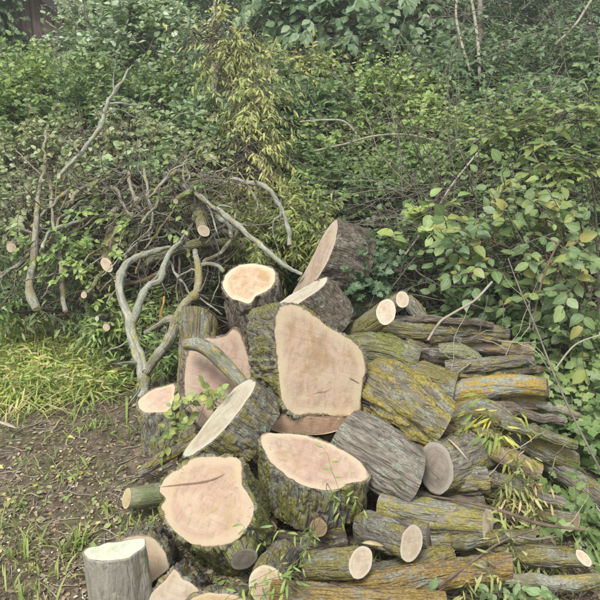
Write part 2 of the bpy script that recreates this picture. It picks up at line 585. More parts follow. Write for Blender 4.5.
def tube_log(name, label, pp, rad, bark, wood, n0=None, n1=None, faces=(1, 1), amp=0.004, n=40, m=40, cat='log', group=None,
             seed=None, fs=40.0, lump=0.12, pith=(0, 0), world=False, oval=0.0, root=None, crook=0.0):
    seed = rng.uniform(0, 50) if seed is None else seed
    pts = np.array(pp, float) if world else px_pts(pp)
    rad = np.full(len(pts), rad) if np.isscalar(rad) else np.array(rad)
    v0 = N(*n0) if n0 is not None else None
    v1 = N(*n1) if n1 is not None else None
    V, F, bc, r0, r1, t = tube_geo(pts, rad, n, m, amp, seed, v0, v1, lump, fs, oval, 0.20, crook)
    c = pts[0]
    own = root is None
    if own:
        root = empty(name, c, label, cat, group)
    else:
        c = np.array(root.location)
    link('bark' if own else name, mesh_np('bark', V - c, F, {'bc': bc, 'ht': np.concatenate(LAST_HT)}, mat=bark), root)
    for k, (rg, nv, on) in enumerate(((r0, v0 if v0 is not None else -t[0], faces[0]), (r1, v1 if v1 is not None else t[-1], faces[1]))):
        if not on: continue
        out = -t[0] if k == 0 else t[-1]
        if nv @ out < 0: nv = -nv
        Vf, Ff, fc = face_disc(rg - out * 0.0006, nv, pith, wood, 0.0012, 7, seed)
        link('cut_face', mesh_np('cut_face', Vf - c, Ff, {'fc': fc}, mat=wood), root)
    return root

# ------------------------------------------------------------------ wood and bark used in the pile
W_pink = wood_mat('wood_pink', (0.401, 0.316, 0.230), (0.373, 0.259, 0.196), (0.314, 0.215, 0.124), 1.3, 0.45, (0.441, 0.373, 0.262))
W_big = wood_mat('wood_big', (0.427, 0.340, 0.239), (0.401, 0.279, 0.204), (0.334, 0.231, 0.131), 4.1, 0.35, (0.453, 0.380, 0.255), sawang=1.9)
W_heart = wood_mat('wood_heart', (0.401, 0.312, 0.220), (0.370, 0.255, 0.190), (0.361, 0.265, 0.152), 7.7, 1.0, (0.401, 0.326, 0.220), ring=0.14)
W_pale = wood_mat('wood_pale', (0.441, 0.373, 0.268), (0.413, 0.304, 0.220), (0.367, 0.268, 0.152), 2.2, 0.5, (0.494, 0.442, 0.311))
W_cream = wood_mat('wood_cream', (0.427, 0.394, 0.302), (0.401, 0.345, 0.262), (0.367, 0.318, 0.213), 5.4, 0.3, (0.441, 0.415, 0.324))
W_white = wood_mat('wood_white', (0.456, 0.490, 0.373), (0.436, 0.454, 0.340), (0.388, 0.388, 0.281), 9.4, 0.2, (0.456, 0.474, 0.356), ring=0.06, saw=0.04)
W_yel = wood_mat('wood_yellow', (0.441, 0.366, 0.207), (0.413, 0.318, 0.173), (0.367, 0.276, 0.138), 3.9, 0.2, (0.467, 0.415, 0.248))
W_grey = wood_mat('wood_grey', (0.31, 0.27, 0.225), (0.27, 0.23, 0.185), (0.20, 0.165, 0.13), 6.1, 1.0, (0.34, 0.31, 0.26), ring=0.30, saw=0.10)
W_brown = wood_mat('wood_brown', (0.224, 0.157, 0.099), (0.207, 0.131, 0.079), (0.151, 0.098, 0.053), 8.8, 0.6, (0.237, 0.176, 0.111))
W_dark = wood_mat('wood_dark', (0.122, 0.092, 0.066), (0.106, 0.074, 0.053), (0.081, 0.053, 0.036), 12.1, 0.6, (0.130, 0.101, 0.071))
W_branch = wood_mat('wood_branch', (0.60, 0.515, 0.385), (0.58, 0.48, 0.355), (0.54, 0.42, 0.30), 0.7, 0.1, (0.62, 0.55, 0.42))

B_gray = bark_mat('bark_grey', (0.075, 0.066, 0.052), (0.26, 0.235, 0.19), lich=0.28, l2=0.42, mo=0.15, moss=(0.13, 0.13, 0.055), seed=1)
B_brown = bark_mat('bark_brown', (0.07, 0.055, 0.040), (0.235, 0.195, 0.15), lich=0.0, l2=0.25, mo=0.08, moss=(0.13, 0.12, 0.055), seed=2)
B_big = bark_mat('bark_big', (0.07, 0.062, 0.046), (0.235, 0.21, 0.165), lichen=(0.25, 0.24, 0.06), lich=0.42, l2=0.45, mo=0.16, moss=(0.14, 0.14, 0.055), seed=3)
B_lich = bark_mat('bark_lichen', (0.085, 0.075, 0.05), (0.23, 0.205, 0.15), lichen=(0.33, 0.275, 0.07), lich=0.60, l2=0.45, mo=0.32, moss=(0.17, 0.16, 0.055), seed=4)
B_lich2 = bark_mat('bark_lichen_olive', (0.09, 0.08, 0.05), (0.24, 0.21, 0.155), lichen=(0.26, 0.225, 0.075), lich=0.50, l2=0.5, mo=0.3, moss=(0.16, 0.155, 0.055), seed=5)
B_moss = bark_mat('bark_moss', (0.075, 0.072, 0.045), (0.21, 0.195, 0.135), lichen=(0.24, 0.25, 0.07), lich=0.42, l2=0.45, mo=0.48, moss=(0.165, 0.165, 0.075), seed=6)
B_orange = bark_mat('bark_orange', (0.10, 0.075, 0.045), (0.25, 0.205, 0.145), lichen=(0.33, 0.225, 0.07), lich=0.56, l2=0.42, mo=0.4, moss=(0.19, 0.15, 0.045), seed=7)
B_smooth = bark_mat('bark_smooth', (0.185, 0.175, 0.14), (0.285, 0.27, 0.22), lich=0.0, l2=0.25, lich2=(0.31, 0.30, 0.25), mo=0.18, moss=(0.17, 0.175, 0.10), furrow=0.5, stretch=0.12, seed=8, rough_sc=45)
B_green = bark_mat('bark_green', (0.12, 0.13, 0.075), (0.215, 0.22, 0.13), lich=0.1, l2=0.3, mo=0.4, moss=(0.13, 0.155, 0.075), furrow=0.35, stretch=0.3, seed=9)
B_pink = bark_mat('bark_pinkish', (0.12, 0.08, 0.062), (0.29, 0.215, 0.175), lich=0.45, l2=0.38, mo=0.2, furrow=0.6, seed=10)
B_pale = bark_mat('bark_pale', (0.13, 0.13, 0.10), (0.31, 0.31, 0.255), lichen=(0.33, 0.28, 0.07), lich=0.02, l2=0.5, lich2=(0.31, 0.33, 0.26), mo=0.25, moss=(0.2, 0.2, 0.1), furrow=0.4, seed=11)
B_twig = bark_mat('bark_branch', (0.10, 0.088, 0.068), (0.25, 0.225, 0.175), lichen=(0.30, 0.25, 0.07), lich=0.22, l2=0.5, mo=0.4, moss=(0.15, 0.155, 0.06), furrow=0.5, seed=12)
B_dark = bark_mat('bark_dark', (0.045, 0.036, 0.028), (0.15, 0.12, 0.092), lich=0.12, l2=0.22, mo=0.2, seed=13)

# ------------------------------------------------------------------ the big sawn logs
big = 'big sawn logs in the pile'
r1, c1, loop1, n1_, a1_ = cut_log('sawn_log', 'largest log in the pile, its tall pinkish cut face above a darker notch',
    [(278, 306), (287, 303), (301, 305), (315, 313), (329, 326), (345, 335), (357, 342), (365, 354), (367, 368), (363, 385), (362, 402), (361, 414), (352, 418),
     (335, 418), (312, 417), (294, 416), (284, 408), (279, 390), (276, 370), (274, 345), (273, 322)],
    2.55, (0.42, 0.05, 0.9), 0.36, B_big, W_big, pith=(-0.1, 0.35), amp=0.01485, taper=1.06, axis=(-0.30, -0.10, -0.93), group=big, mm=70, nn=220)
def check(root, c, n, p_list, wd, mat, name='drying_crack'):
    """a narrow split in a cut face: a sunken dark wedge following picture points"""
    q = []
    for x, y in p_list:
        r = ray(x, y)
        q.append(C0 + r * (((c - C0) @ n) / (r @ n)))
    q = catmull(np.array(q), 24)
    t_ = nrm(np.gradient(q, axis=0)); sdv = np.cross(n, t_)
    w_ = wd * np.sin(np.linspace(0.05, math.pi - 0.05, 24)) ** 0.7 * (0.6 + 0.8 * vnoise(q * 90))
    base = q + n * 0.0042
    V = np.stack([base - sdv * w_[:, None], base + n * 0.0004, base + sdv * w_[:, None]], 1).reshape(-1, 3)
    f = np.array([(3 * i + a, 3 * i + a + 1, 3 * i + a + 4, 3 * i + a + 3) for i in range(23) for a in (0, 1)])
    link(name, mesh_np(name, V - np.array(root.location), f, {'fc': np.tile([[0.01, 0.01, 0.3]], (len(V), 1))}, mat=mat), root)
W_split = wood_mat('wood_dark_split', (0.19, 0.13, 0.09), (0.17, 0.11, 0.075), (0.13, 0.085, 0.055), 40.0, 0.0, (0.19, 0.13, 0.09))
check(r1, c1, n1_, [(312, 394), (319, 392), (325, 391.5), (331, 388)], 0.0013, W_split)
check(r1, c1, n1_, [(349, 378), (354, 380.5), (359, 383.5)], 0.0022, W_split)
# the darker bevel sawn off under its face
ftop = [(284, 413.5), (300, 415.5), (320, 416.5), (340, 416.5), (353, 415.5), (362, 413)]
fbot = [(354, 424), (340, 430), (325, 434), (308, 435), (288, 434), (272, 430), (270, 425), (277, 419)]
nb = N(0.10, -0.50, 0.86)
q0 = C0 + ray(322, 418) * (((c1 - C0) @ n1_) / (ray(322, 418) @ n1_)) + n1_ * 0.014
lp = []
for x, y in ftop + fbot:
    r = ray(x, y)
    lp.append(C0 + r * (((q0 - C0) @ nb) / (r @ nb)))
lp = catmull(np.array(lp), 80, closed=True)
Vf, Ff, fc = face_disc(lp, nb, (0.2, 0.6), W_brown, 0.003, 8, 3.3)
W_notch = wood_mat('wood_notch', (0.58, 0.40, 0.27), (0.54, 0.34, 0.22), (0.46, 0.28, 0.16), 2.9, 0.6, (0.58, 0.42, 0.28), ring=0.05)
nf = link('notch_face', mesh_np('notch_face', np.concatenate([Vf, lp + a1_ * 0.12]) - c1,
     Ff + [np.stack([np.arange(80), (np.arange(80) + 1) % 80, len(Vf) + (np.arange(80) + 1) % 80, len(Vf) + np.arange(80)], -1)],
     {'fc': np.concatenate([fc, np.tile([[0, 0, .5]], (80, 1))])}, mat=W_notch), r1)
tag(nf, 'darker reddish bevel sawn under the main face')

cut_log('sawn_log', 'short drum with a wide oval pinkish top face, directly under the largest log',
    [(259, 440), (263, 433), (273, 432), (290, 433), (308, 435), (327, 440), (345, 450), (360, 460), (369, 470), (371, 478), (366, 483), (352, 484), (341, 490),
     (325, 492), (308, 489), (292, 482), (278, 472), (266, 459)],
    2.33, (0.16, 0.80, 0.56), 0.215, B_big, W_pink, axis=(-0.05, -0.93, -0.40), pith=(0.1, 0.1), amp=0.0135, taper=0.93, group=big, mm=56, nn=220)

rh, ch, loop_h, nh, ah = cut_log('sawn_log', 'heart-shaped pale cut face on a mossy log at the front left of the pile',
    [(160, 483), (166, 475), (178, 467), (190, 458), (203, 455), (222, 454), (238, 456), (244, 463), (245, 474), (244, 484), (250, 494), (256, 505), (254, 517),
     (248, 530), (240, 541), (226, 548), (210, 550), (195, 547), (183, 541), (172, 532), (164, 521), (160, 508), (164, 499), (158, 491)],
    2.15, (-0.22, 0.42, 0.88), 0.27, B_moss, W_heart, axis=(0.26, -0.66, -0.68), pith=(0.0, 0.0), amp=0.01485, taper=1.0, group=big, mm=60, nn=220)
check(rh, ch, nh, [(162, 487), (175, 485.5), (190, 484), (204, 482), (216, 478.5), (225, 474)], 0.0030, W_split)
kn = N(0.35, -0.45, 0.82)
kc = P(243, 558, 2.085)
t_ = tube_log('knot', None, [tuple(kc - kn * 0.06), tuple(kc - kn * 0.02), tuple(kc + kn * 0.006)], [0.058, 0.055, 0.047], B_moss, W_grey, faces=(0, 1), world=True, root=rh, n=40, m=14, amp=0.0054)

cut_log('sawn_log', 'smooth grey upright block with a bright creamy-white top at the bottom left corner',
    [(82, 553), (88, 548), (98, 546), (110, 542), (125, 539.5), (140, 538), (146.5, 539), (146, 546), (138, 553), (127, 559), (112, 561.5), (97, 562.5), (86, 559)],
    1.86, (-0.02, 0.88, 0.48), 0.33, B_smooth, W_white, axis=(0.02, -0.96, -0.30), pith=(0.3, 0.1), amp=0.00297, taper=1.04, group=big, fs=18, inset=0.004)

cut_log('sawn_log', 'cracked tan round log face partly hidden behind the smooth grey block',
    [(118, 541), (128, 535), (142, 532.5), (155, 536), (164, 545), (170, 557), (171, 568), (163, 576), (152, 586), (140, 600), (125, 610), (108, 600), (103, 580), (106, 558)],
    2.02, (0.12, 0.25, 0.95), 0.3, B_gray, wood_mat('wood_tan', (0.373, 0.297, 0.199), (0.346, 0.262, 0.178), (0.301, 0.222, 0.124), 11.0, 1.0, (0.401, 0.332, 0.228)), pith=(0.3, 0.2), amp=0.0108, group=big)
cut_log('sawn_log', 'pale triangular log face with dark specks at the bottom edge, beside the heart-shaped face',
    [(147, 600), (150, 592), (158, 583), (166, 575), (173, 566), (178, 568), (184, 575), (193, 581), (200, 588), (201, 597), (192, 606), (175, 612), (155, 612)],
    1.93, (0.05, 0.3, 0.95), 0.3, B_gray, wood_mat('wood_speck', (0.401, 0.340, 0.255), (0.373, 0.297, 0.228), (0.334, 0.255, 0.166), 13.0, 0.8, (0.401, 0.345, 0.248)), pith=(0.2, 0.1), amp=0.0108, group=big)
cut_log('sawn_log', 'round tan log face cut off by the bottom edge under the heart-shaped log',
    [(186, 600), (198, 593), (215, 590), (232, 592), (247, 598), (256, 609), (252, 622), (235, 632), (212, 634), (193, 626), (183, 613)],
    1.86, (0.0, 0.35, 0.93), 0.25, B_gray, wood_mat('wood_tan_warm', (0.373, 0.289, 0.178), (0.346, 0.248, 0.152), (0.306, 0.215, 0.104), 14.0, 0.7, (0.401, 0.326, 0.193)), pith=(0.2, 0.1), amp=0.0108, group=big)

cut_log('sawn_log', 'tall split pink log face behind the lichen-spotted curved branch',
    [(186, 352), (195, 341), (204, 337), (214, 337), (223, 335), (229, 331), (234, 327), (240, 330), (245, 339), (249, 354), (252, 375), (246, 392), (232, 412),
     (215, 428), (203, 430), (196, 424), (190, 414), (184, 398), (183.5, 379)],
    2.83, (0.20, 0.28, 0.94), 0.3, B_brown, wood_mat('wood_split', (0.388, 0.297, 0.228), (0.367, 0.248, 0.193), (0.314, 0.208, 0.138), 17.0, 0.9, (0.388, 0.304, 0.220), saw=0.12, sawang=1.2), axis=(-0.25, -0.2, -0.95), pith=(0.6, -0.2), amp=0.0108, group=big)
cut_log('sawn_log', 'low stump with a pale slanted top at the left end of the pile',
    [(137, 404), (140, 398), (149, 391), (162, 386), (174, 383), (177, 388), (175, 398), (171, 409), (166, 413), (156, 413.5), (145, 414), (139, 410)],
    2.9, (-0.25, 0.72, 0.64), 0.27, B_gray, wood_mat('wood_stump', (0.441, 0.359, 0.262), (0.413, 0.304, 0.228), (0.367, 0.262, 0.166), 19.0, 0.4, (0.467, 0.373, 0.248)), axis=(0.06, -0.96, -0.28), pith=(0.1, 0.1), amp=0.00945, taper=1.02, group=big)
cut_log('sawn_log', 'log with a narrow pale oval face slanting up left of the centre',
    [(182.5, 456), (187, 447), (196, 435), (211, 415), (229, 393), (242, 382), (252, 377), (257, 381), (254, 391), (246, 403), (233, 421), (217, 438), (202, 450), (190, 457)],
    2.46, (-0.68, 0.66, 0.31), 0.15, B_gray, W_cream, axis=(0.70, -0.60, -0.42), pith=(0.0, 0.0), amp=0.0108, taper=0.95, group=big)
cut_log('sawn_log', 'log with a round cream face tilted upward at the back left of the pile',
    [(221.5, 287), (223, 278), (229, 270), (239, 264.5), (252, 263), (266, 264.5), (275, 269), (277.5, 278), (274, 287), (264, 293.5), (256, 298), (250, 305), (241, 303.5), (229, 297.5)],
    3.2, (-0.08, 0.66, 0.75), 0.34, B_brown, wood_mat('wood_orange', (0.441, 0.352, 0.233), (0.413, 0.289, 0.187), (0.346, 0.222, 0.110), 23.0, 0.3, (0.479, 0.415, 0.288)), axis=(0.16, -0.88, -0.5), pith=(0.15, 0.1), amp=0.0135, taper=1.12, group=big)
cut_log('sawn_log', 'topmost log with a tall thin face leaning right and dark furrowed bark behind',
    [(292, 295), (297, 285), (304, 273), (311, 260), (318, 245), (325, 232), (332, 222), (337, 218.5), (339, 224), (337, 238), (333, 251), (326, 266), (318, 279), (309, 290), (299, 299)],
    3.3, (-0.88, 0.36, 0.28), 0.22, bark_mat('bark_dusk', (0.05, 0.042, 0.032), (0.18, 0.15, 0.115), lich=0.0, l2=0.2, mo=0.12, moss=(0.10, 0.10, 0.05), seed=37), wood_mat('wood_slab', (0.413, 0.345, 0.262), (0.401, 0.304, 0.228), (0.346, 0.248, 0.158), 29.0, 0.6, (0.441, 0.380, 0.282)), axis=(0.90, -0.30, -0.32), pith=(0, 0), amp=0.0135, taper=0.97, group=big, fs=40)
cut_log('sawn_log', 'log with a white sliver of face lying just behind the top of the largest log',
    [(247, 330), (254, 322), (264, 315), (275, 306), (290, 295), (306, 286), (319, 279), (328, 277), (327, 283), (318, 291), (305, 300), (290, 311), (272, 322), (256, 330)],
    2.93, (-0.46, 0.84, 0.26), 0.26, B_brown, W_cream, axis=(0.62, -0.62, -0.48), pith=(0, 0), amp=0.01215, taper=0.95, group=big)
tube_log('sawn_log', 'dark upright stump with yellow lichen down its left edge, behind the split face',
    [(199, 321, 3.0), (198, 360, 2.98), (197, 408, 2.96), (196, 440, 2.94)], [0.085, 0.087, 0.09, 0.095], B_lich2, W_dark, n0=(0.1, 0.72, -0.62), amp=0.00945, n=70, m=44, group=big)

# ------------------------------------------------------------------ medium logs and branch wood on the right
mid = 'cut branch logs stacked on the right'
tube_log('lichen_log', 'thick log crusted with bright yellow lichen, just right of the largest face',
    [(372, 390, 2.82), (392, 402, 2.70), (412, 414, 2.60), (437, 430, 2.52)], [0.140, 0.146, 0.146, 0.130], B_lich, W_brown, n0=(-0.75, 0.25, -0.6), n1=(0.75, -0.45, 0.1), amp=0.0216, n=120, m=72, fs=26, oval=0.08, group=mid)
tube_log('lichen_log', 'olive lichen-covered log behind the bright yellow one',
    [(385, 384, 2.98), (420, 390, 2.93), (455, 397, 2.88)], [0.115, 0.128, 0.112], B_lich2, W_brown, amp=0.0162, n=100, m=60, fs=26, oval=0.07, group=mid)
tube_log('bark_log', 'grey furrowed log with no lichen, between the oval-topped drum and the yellow log',
    [(345, 436, 2.55), (375, 455, 2.47), (408, 476, 2.40)], [0.120, 0.128, 0.118], bark_mat('bark_grey_clean', (0.085, 0.075, 0.06), (0.265, 0.235, 0.195), lich=0.0, l2=0.3, mo=0.1, seed=21), W_dark, n1=(0.88, -0.46, -0.10), amp=0.010, n=120, m=70, fs=44, group=mid)
tube_log('lichen_log', 'yellow-green log wedged in the gap under the largest face',
    [(310, 446, 2.72), (340, 434, 2.70), (372, 418, 2.72)], [0.070, 0.075, 0.070], B_lich, W_brown, amp=0.0108, n=56, m=40, fs=28, group=mid)
tube_log('mossy_log', 'green mossy log above the olive lichen log',
    [(345, 352, 3.05), (380, 355, 3.0), (415, 366, 2.98)], [0.085, 0.098, 0.092], B_moss, W_brown, amp=0.0108, n=70, m=50, group=mid)
tube_log('branch_log', 'long lichen branch lying level across the back of the stack',
    [(372, 326, 3.22), (400, 330, 3.2), (440, 330, 3.22), (475, 331, 3.25), (506, 336, 3.28)], [0.052, 0.062, 0.052, 0.046, 0.042], B_lich2, W_brown, amp=0.00675, n=44, m=70, lump=0.2, group=mid)
tube_log('branch_log', 'pale oval branch end, the larger of two facing forward at the back',
    [(386, 311.5, 2.98), (370, 324, 3.04), (350, 338, 3.14)], [0.054, 0.054, 0.058], B_lich2, W_branch, n0=(0.45, 0.15, 0.88), faces=(1, 1), amp=0.00405, n=40, m=30, group=mid)
tube_log('branch_log', 'smaller pale oval branch end above and right of the larger one',
    [(402.5, 299.5, 3.1), (386, 310, 3.2), (362, 326, 3.34)], [0.040, 0.040, 0.044], B_twig, W_branch, n0=(0.5, 0.1, 0.86), amp=0.00405, n=36, m=30, group=mid)
tube_log('branch_log', 'grey mossy branch running back left of the pale oval ends',
    [(392, 298, 3.32), (370, 304, 3.32), (345, 314, 3.34)], [0.036, 0.042, 0.046], B_moss, W_brown, amp=0.00405, n=36, m=30, group=mid)
tube_log('branch_log', 'short grey and yellow stub right of the pale oval ends',
    [(407, 300, 3.3), (415, 309, 3.26), (423, 322, 3.24)], [0.034, 0.038, 0.04], B_lich, W_grey, amp=0.00405, n=32, m=24, group=mid)
tube_log('branch_log', 'dark rotten branch under the long level branch',
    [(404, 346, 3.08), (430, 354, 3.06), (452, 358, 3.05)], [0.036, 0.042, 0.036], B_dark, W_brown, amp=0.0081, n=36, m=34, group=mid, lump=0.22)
tube_log('branch_log', 'pale green crusted branch piece in the middle of the thin branches',
    [(438, 352, 3.02), (458, 353, 3.02), (478, 362, 3.02)], [0.034, 0.042, 0.032], bark_mat('bark_palegreen', (0.12, 0.12, 0.08), (0.28, 0.27, 0.2), lichen=(0.28, 0.29, 0.15), lich=0.6, l2=0.7, mo=0.4, seed=22), W_grey, amp=0.00675, n=36, m=30, group=mid, lump=0.2)
tube_log('branch_log', 'brownish-pink barked branch end pointing right under the long branch',
    [(460, 345, 3.12), (490, 347, 3.1), (520, 350, 3.1), (533, 351, 3.1)], [0.03, 0.036, 0.033, 0.026], B_pink, W_brown, amp=0.0054, n=36, m=36, group=mid)
tube_log('branch_log', 'dark grey branch crossing above the broken lichen branch',
    [(445, 368, 3.0), (475, 366, 2.98), (508, 362, 3.0), (532, 360, 3.04)], [0.036, 0.034, 0.03, 0.022], B_gray, W_grey, amp=0.0054, n=34, m=40, group=mid)
tube_log('branch_log', 'thick pale lichen branch with a broken end pointing right',
    [(440, 398, 2.9), (470, 391, 2.82), (505, 386, 2.76), (530, 386, 2.77), (548, 388, 2.79)], [0.050, 0.054, 0.045, 0.046, 0.042], bark_mat('bark_lichen_grey', (0.12, 0.11, 0.085), (0.29, 0.27, 0.22), lichen=(0.40, 0.28, 0.05), lich=0.5, l2=0.6, mo=0.2, furrow=0.6, seed=23), W_brown, n1=(0.85, 0.1, 0.4), amp=0.0054, n=44, m=50, lump=0.16, group=mid)
tube_log('branch_log', 'brown branch below the broken lichen branch',
    [(500, 402, 2.85), (520, 402, 2.84), (542, 404, 2.86)], [0.034, 0.036, 0.03], B_pink, W_brown, amp=0.0054, n=32, m=26, group=mid)
tube_log('branch_log', 'pale fallen branch on the far right behind the leaves',
    [(538, 412, 2.95), (565, 410, 2.98), (592, 412, 3.05)], [0.026, 0.026, 0.022], B_twig, W_brown, amp=0.00405, n=28, m=30, group=mid)
tube_log('branch_log', 'crooked lichen log running from behind the yellow log to the right',
    [(446, 424, 2.72), (475, 413, 2.68), (500, 420, 2.66), (520, 436, 2.66), (545, 450, 2.66), (572, 462, 2.68)], [0.05, 0.058, 0.055, 0.056, 0.052, 0.045], B_lich2, W_brown, amp=0.0081, n=48, m=60, group=mid)
tube_log('branch_log', 'pinkish-brown barked branch slanting down right in front of the stack',
    [(444, 432, 2.58), (470, 440, 2.52), (500, 454, 2.47), (525, 466, 2.44), (540, 472, 2.43)], [0.034, 0.038, 0.038, 0.036, 0.032], B_pink, W_brown, amp=0.00405, n=40, m=56, group=mid)
tube_log('branch_log', 'short log with bright yellow patches above the pinkish branch',
    [(468, 430, 2.62), (485, 436, 2.58), (501, 440, 2.56)], [0.03, 0.034, 0.03], B_orange, W_yel, amp=0.0054, n=34, m=26, group=mid)
tube_log('branch_log', 'thick grey branch leaving the pile at the right edge of the frame',
    [(540, 456, 2.72), (560, 470, 2.66), (585, 487, 2.6), (612, 506, 2.52)], [0.036, 0.04, 0.04, 0.04], B_gray, W_grey, amp=0.0054, n=36, m=44, group=mid)
tube_log('bark_log', 'log with a weathered grey oval face seen from the side',
    [(435, 468, 2.36), (452, 462, 2.42), (478, 450, 2.56)], [0.088, 0.088, 0.085], B_gray, W_grey, n0=(-0.78, 0.12, 0.52), amp=0.0108, n=70, m=40, group=mid)
tube_log('bark_log', 'stubby furrowed grey log below the weathered grey face',
    [(440, 480, 2.46), (462, 481, 2.38), (488, 480, 2.35)], [0.045, 0.050, 0.048], B_gray, W_brown, n1=(0.95, 0.1, 0.1), amp=0.0081, n=48, m=40, group=mid)
tube_log('lichen_log', 'olive log end under the pinkish branch',
    [(470, 488, 2.52), (495, 488, 2.46), (519, 492, 2.44)], [0.052, 0.056, 0.05], B_lich2, W_brown, amp=0.0081, n=44, m=34, group=mid)
tube_log('branch_log', 'thin brown log with a squared end above the long grey log',
    [(396, 498, 2.46), (440, 501, 2.40), (484, 503, 2.36)], [0.034, 0.036, 0.034], B_brown, W_brown, n1=(0.95, 0.1, 0.1), amp=0.00405, n=36, m=44, group=mid)
tube_log('branch_log', 'long grey-yellow log ending in a pale narrow oval face on the right',
    [(488, 523.5, 2.21), (460, 519, 2.24), (425, 515, 2.28), (382, 507, 2.36)], [0.056, 0.058, 0.058, 0.056], bark_mat('bark_long', (0.10, 0.09, 0.065), (0.29, 0.265, 0.205), lichen=(0.31, 0.27, 0.08), lich=0.5, l2=0.5, mo=0.35, furrow=0.8, seed=24), W_branch, n0=(0.82, 0.02, 0.58), amp=0.00675, n=52, m=70, group=mid)
tube_log('branch_log', 'grey log with an upright pale oval face and a reddish pith in the lower stack',
    [(411, 543.5, 2.06), (395, 537, 2.14), (368, 529, 2.3)], [0.060, 0.062, 0.064], B_gray, W_branch, n0=(0.72, 0.05, 0.68), amp=0.00675, n=52, m=44, group=mid)
tube_log('branch_log', 'yellowish log with a round pale face at the front of the stack',
    [(360.5, 562.5, 1.97), (342, 564, 2.0), (312, 566, 2.06)], [0.046, 0.047, 0.048], B_lich2, W_branch, n0=(0.62, 0.08, 0.78), amp=0.00405, n=46, m=40, group=mid)
tube_log('branch_log', 'grey stub just behind the upright pale oval face',
    [(429, 536, 2.2), (415, 534, 2.24), (395, 530, 2.3)], [0.043, 0.045, 0.045], B_gray, W_grey, n0=(0.9, 0.05, 0.4), amp=0.00675, n=40, m=26, group=mid)
tube_log('branch_log', 'long orange lichen log low in the front right',
    [(330, 590, 2.02), (390, 584, 2.04), (450, 573, 2.06), (513, 566, 2.08)], [0.036, 0.043, 0.044, 0.042], B_orange, W_yel, n1=(0.92, 0.05, 0.3), amp=0.00675, n=44, m=80, group=mid)
tube_log('branch_log', 'lichen branch with a sliced pale tip at the lower right',
    [(462, 548, 2.3), (505, 553, 2.24), (545, 556, 2.2), (584, 558, 2.17)], [0.036, 0.038, 0.037, 0.028], B_lich2, W_branch, n1=(0.55, 0.6, 0.55), amp=0.0054, n=40, m=56, group=mid)
tube_log('branch_log', 'mottled lichen log between the pale-faced logs and the orange one',
    [(352, 583, 2.12), (400, 572, 2.14), (450, 556, 2.2)], [0.044, 0.046, 0.044], B_lich, W_brown, amp=0.00675, n=44, m=56, group=mid)
tube_log('branch_log', 'rusty lichen log along the bottom edge of the frame',
    [(272, 592, 1.96), (330, 598, 1.93), (390, 602, 1.92), (445, 604, 1.92)], [0.036, 0.040, 0.040, 0.036], B_orange, W_yel, amp=0.00675, n=44, m=70, group=mid)
tube_log('branch_log', 'dark brown log end beside the wilted leaves right of the long grey log',
    [(470, 512, 2.42), (500, 515, 2.36), (526, 518, 2.32)], [0.028, 0.03, 0.028], B_dark, W_branch, n1=(0.8, 0.1, 0.55), amp=0.00405, n=34, m=30, group=mid)
tube_log('branch_log', 'short lichen log with a pinkish end near the right ivy',
    [(530, 515, 2.46), (552, 518, 2.4), (577, 521, 2.34)], [0.03, 0.032, 0.03], B_lich2, W_pink, n1=(0.7, 0.0, 0.7), amp=0.00405, n=34, m=30, group=mid)
tube_log('branch_log', 'small round brown end under the oval-topped drum',
    [(318, 528, 2.2), (316, 520, 2.34), (314, 512, 2.5)], [0.031, 0.032, 0.032], B_dark, W_brown, amp=0.0027, n=32, m=20, group=mid)
tube_log('branch_log', 'small dim round end in the dark gap beside the heart-shaped log',
    [(270, 528, 2.3), (272, 520, 2.45), (274, 512, 2.6)], [0.025, 0.026, 0.026], B_dark, W_brown, amp=0.0027, n=30, m=20, group=mid)
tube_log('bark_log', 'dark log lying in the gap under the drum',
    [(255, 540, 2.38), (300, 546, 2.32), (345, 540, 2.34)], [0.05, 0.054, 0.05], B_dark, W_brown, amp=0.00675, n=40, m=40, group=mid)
tube_log('branch_log', 'tan oval log end at the bottom, right of the mossy heart-shaped log',
    [(267, 584, 1.96), (272, 573, 2.05), (282, 557, 2.2)], [0.055, 0.056, 0.056], B_gray, W_pale, n0=(-0.05, 0.15, 0.98), amp=0.0054, n=46, m=30, group=mid)
tube_log('branch_log', 'small green-barked branch end poking out on the left of the heart-shaped face',
    [(126.5, 498.5, 2.5), (145, 496, 2.52), (175, 492, 2.58)], [0.040, 0.042, 0.042], B_green, W_yel, n0=(-0.80, 0.2, 0.56), amp=0.00135, n=34, m=30, group=mid)
tube_log('branch_log', 'thin mossy yellow branch leaning on the narrow-faced log',
    [(141, 473, 2.72), (160, 460, 2.68), (182, 447, 2.62), (196, 438, 2.6)], [0.020, 0.026, 0.026, 0.024], B_lich, W_yel, amp=0.00405, n=28, m=40, group=mid)
tube_log('branch_log', 'curved grey branch with orange lichen spots lying across the split pink face',
    [(186, 345, 2.73), (197, 344, 2.69), (210, 350, 2.66), (221, 360, 2.64), (232, 372, 2.62), (241, 382, 2.61), (250, 392, 2.62)], [0.022, 0.030, 0.033, 0.033, 0.030, 0.028, 0.026],
    bark_mat('bark_spotted', (0.10, 0.105, 0.08), (0.185, 0.19, 0.15), lichen=(0.33, 0.25, 0.07), lich=0.26, l2=0.4, mo=0.25, furrow=0.3, seed=31), W_grey, amp=0.0027, n=40, m=50, group=mid)
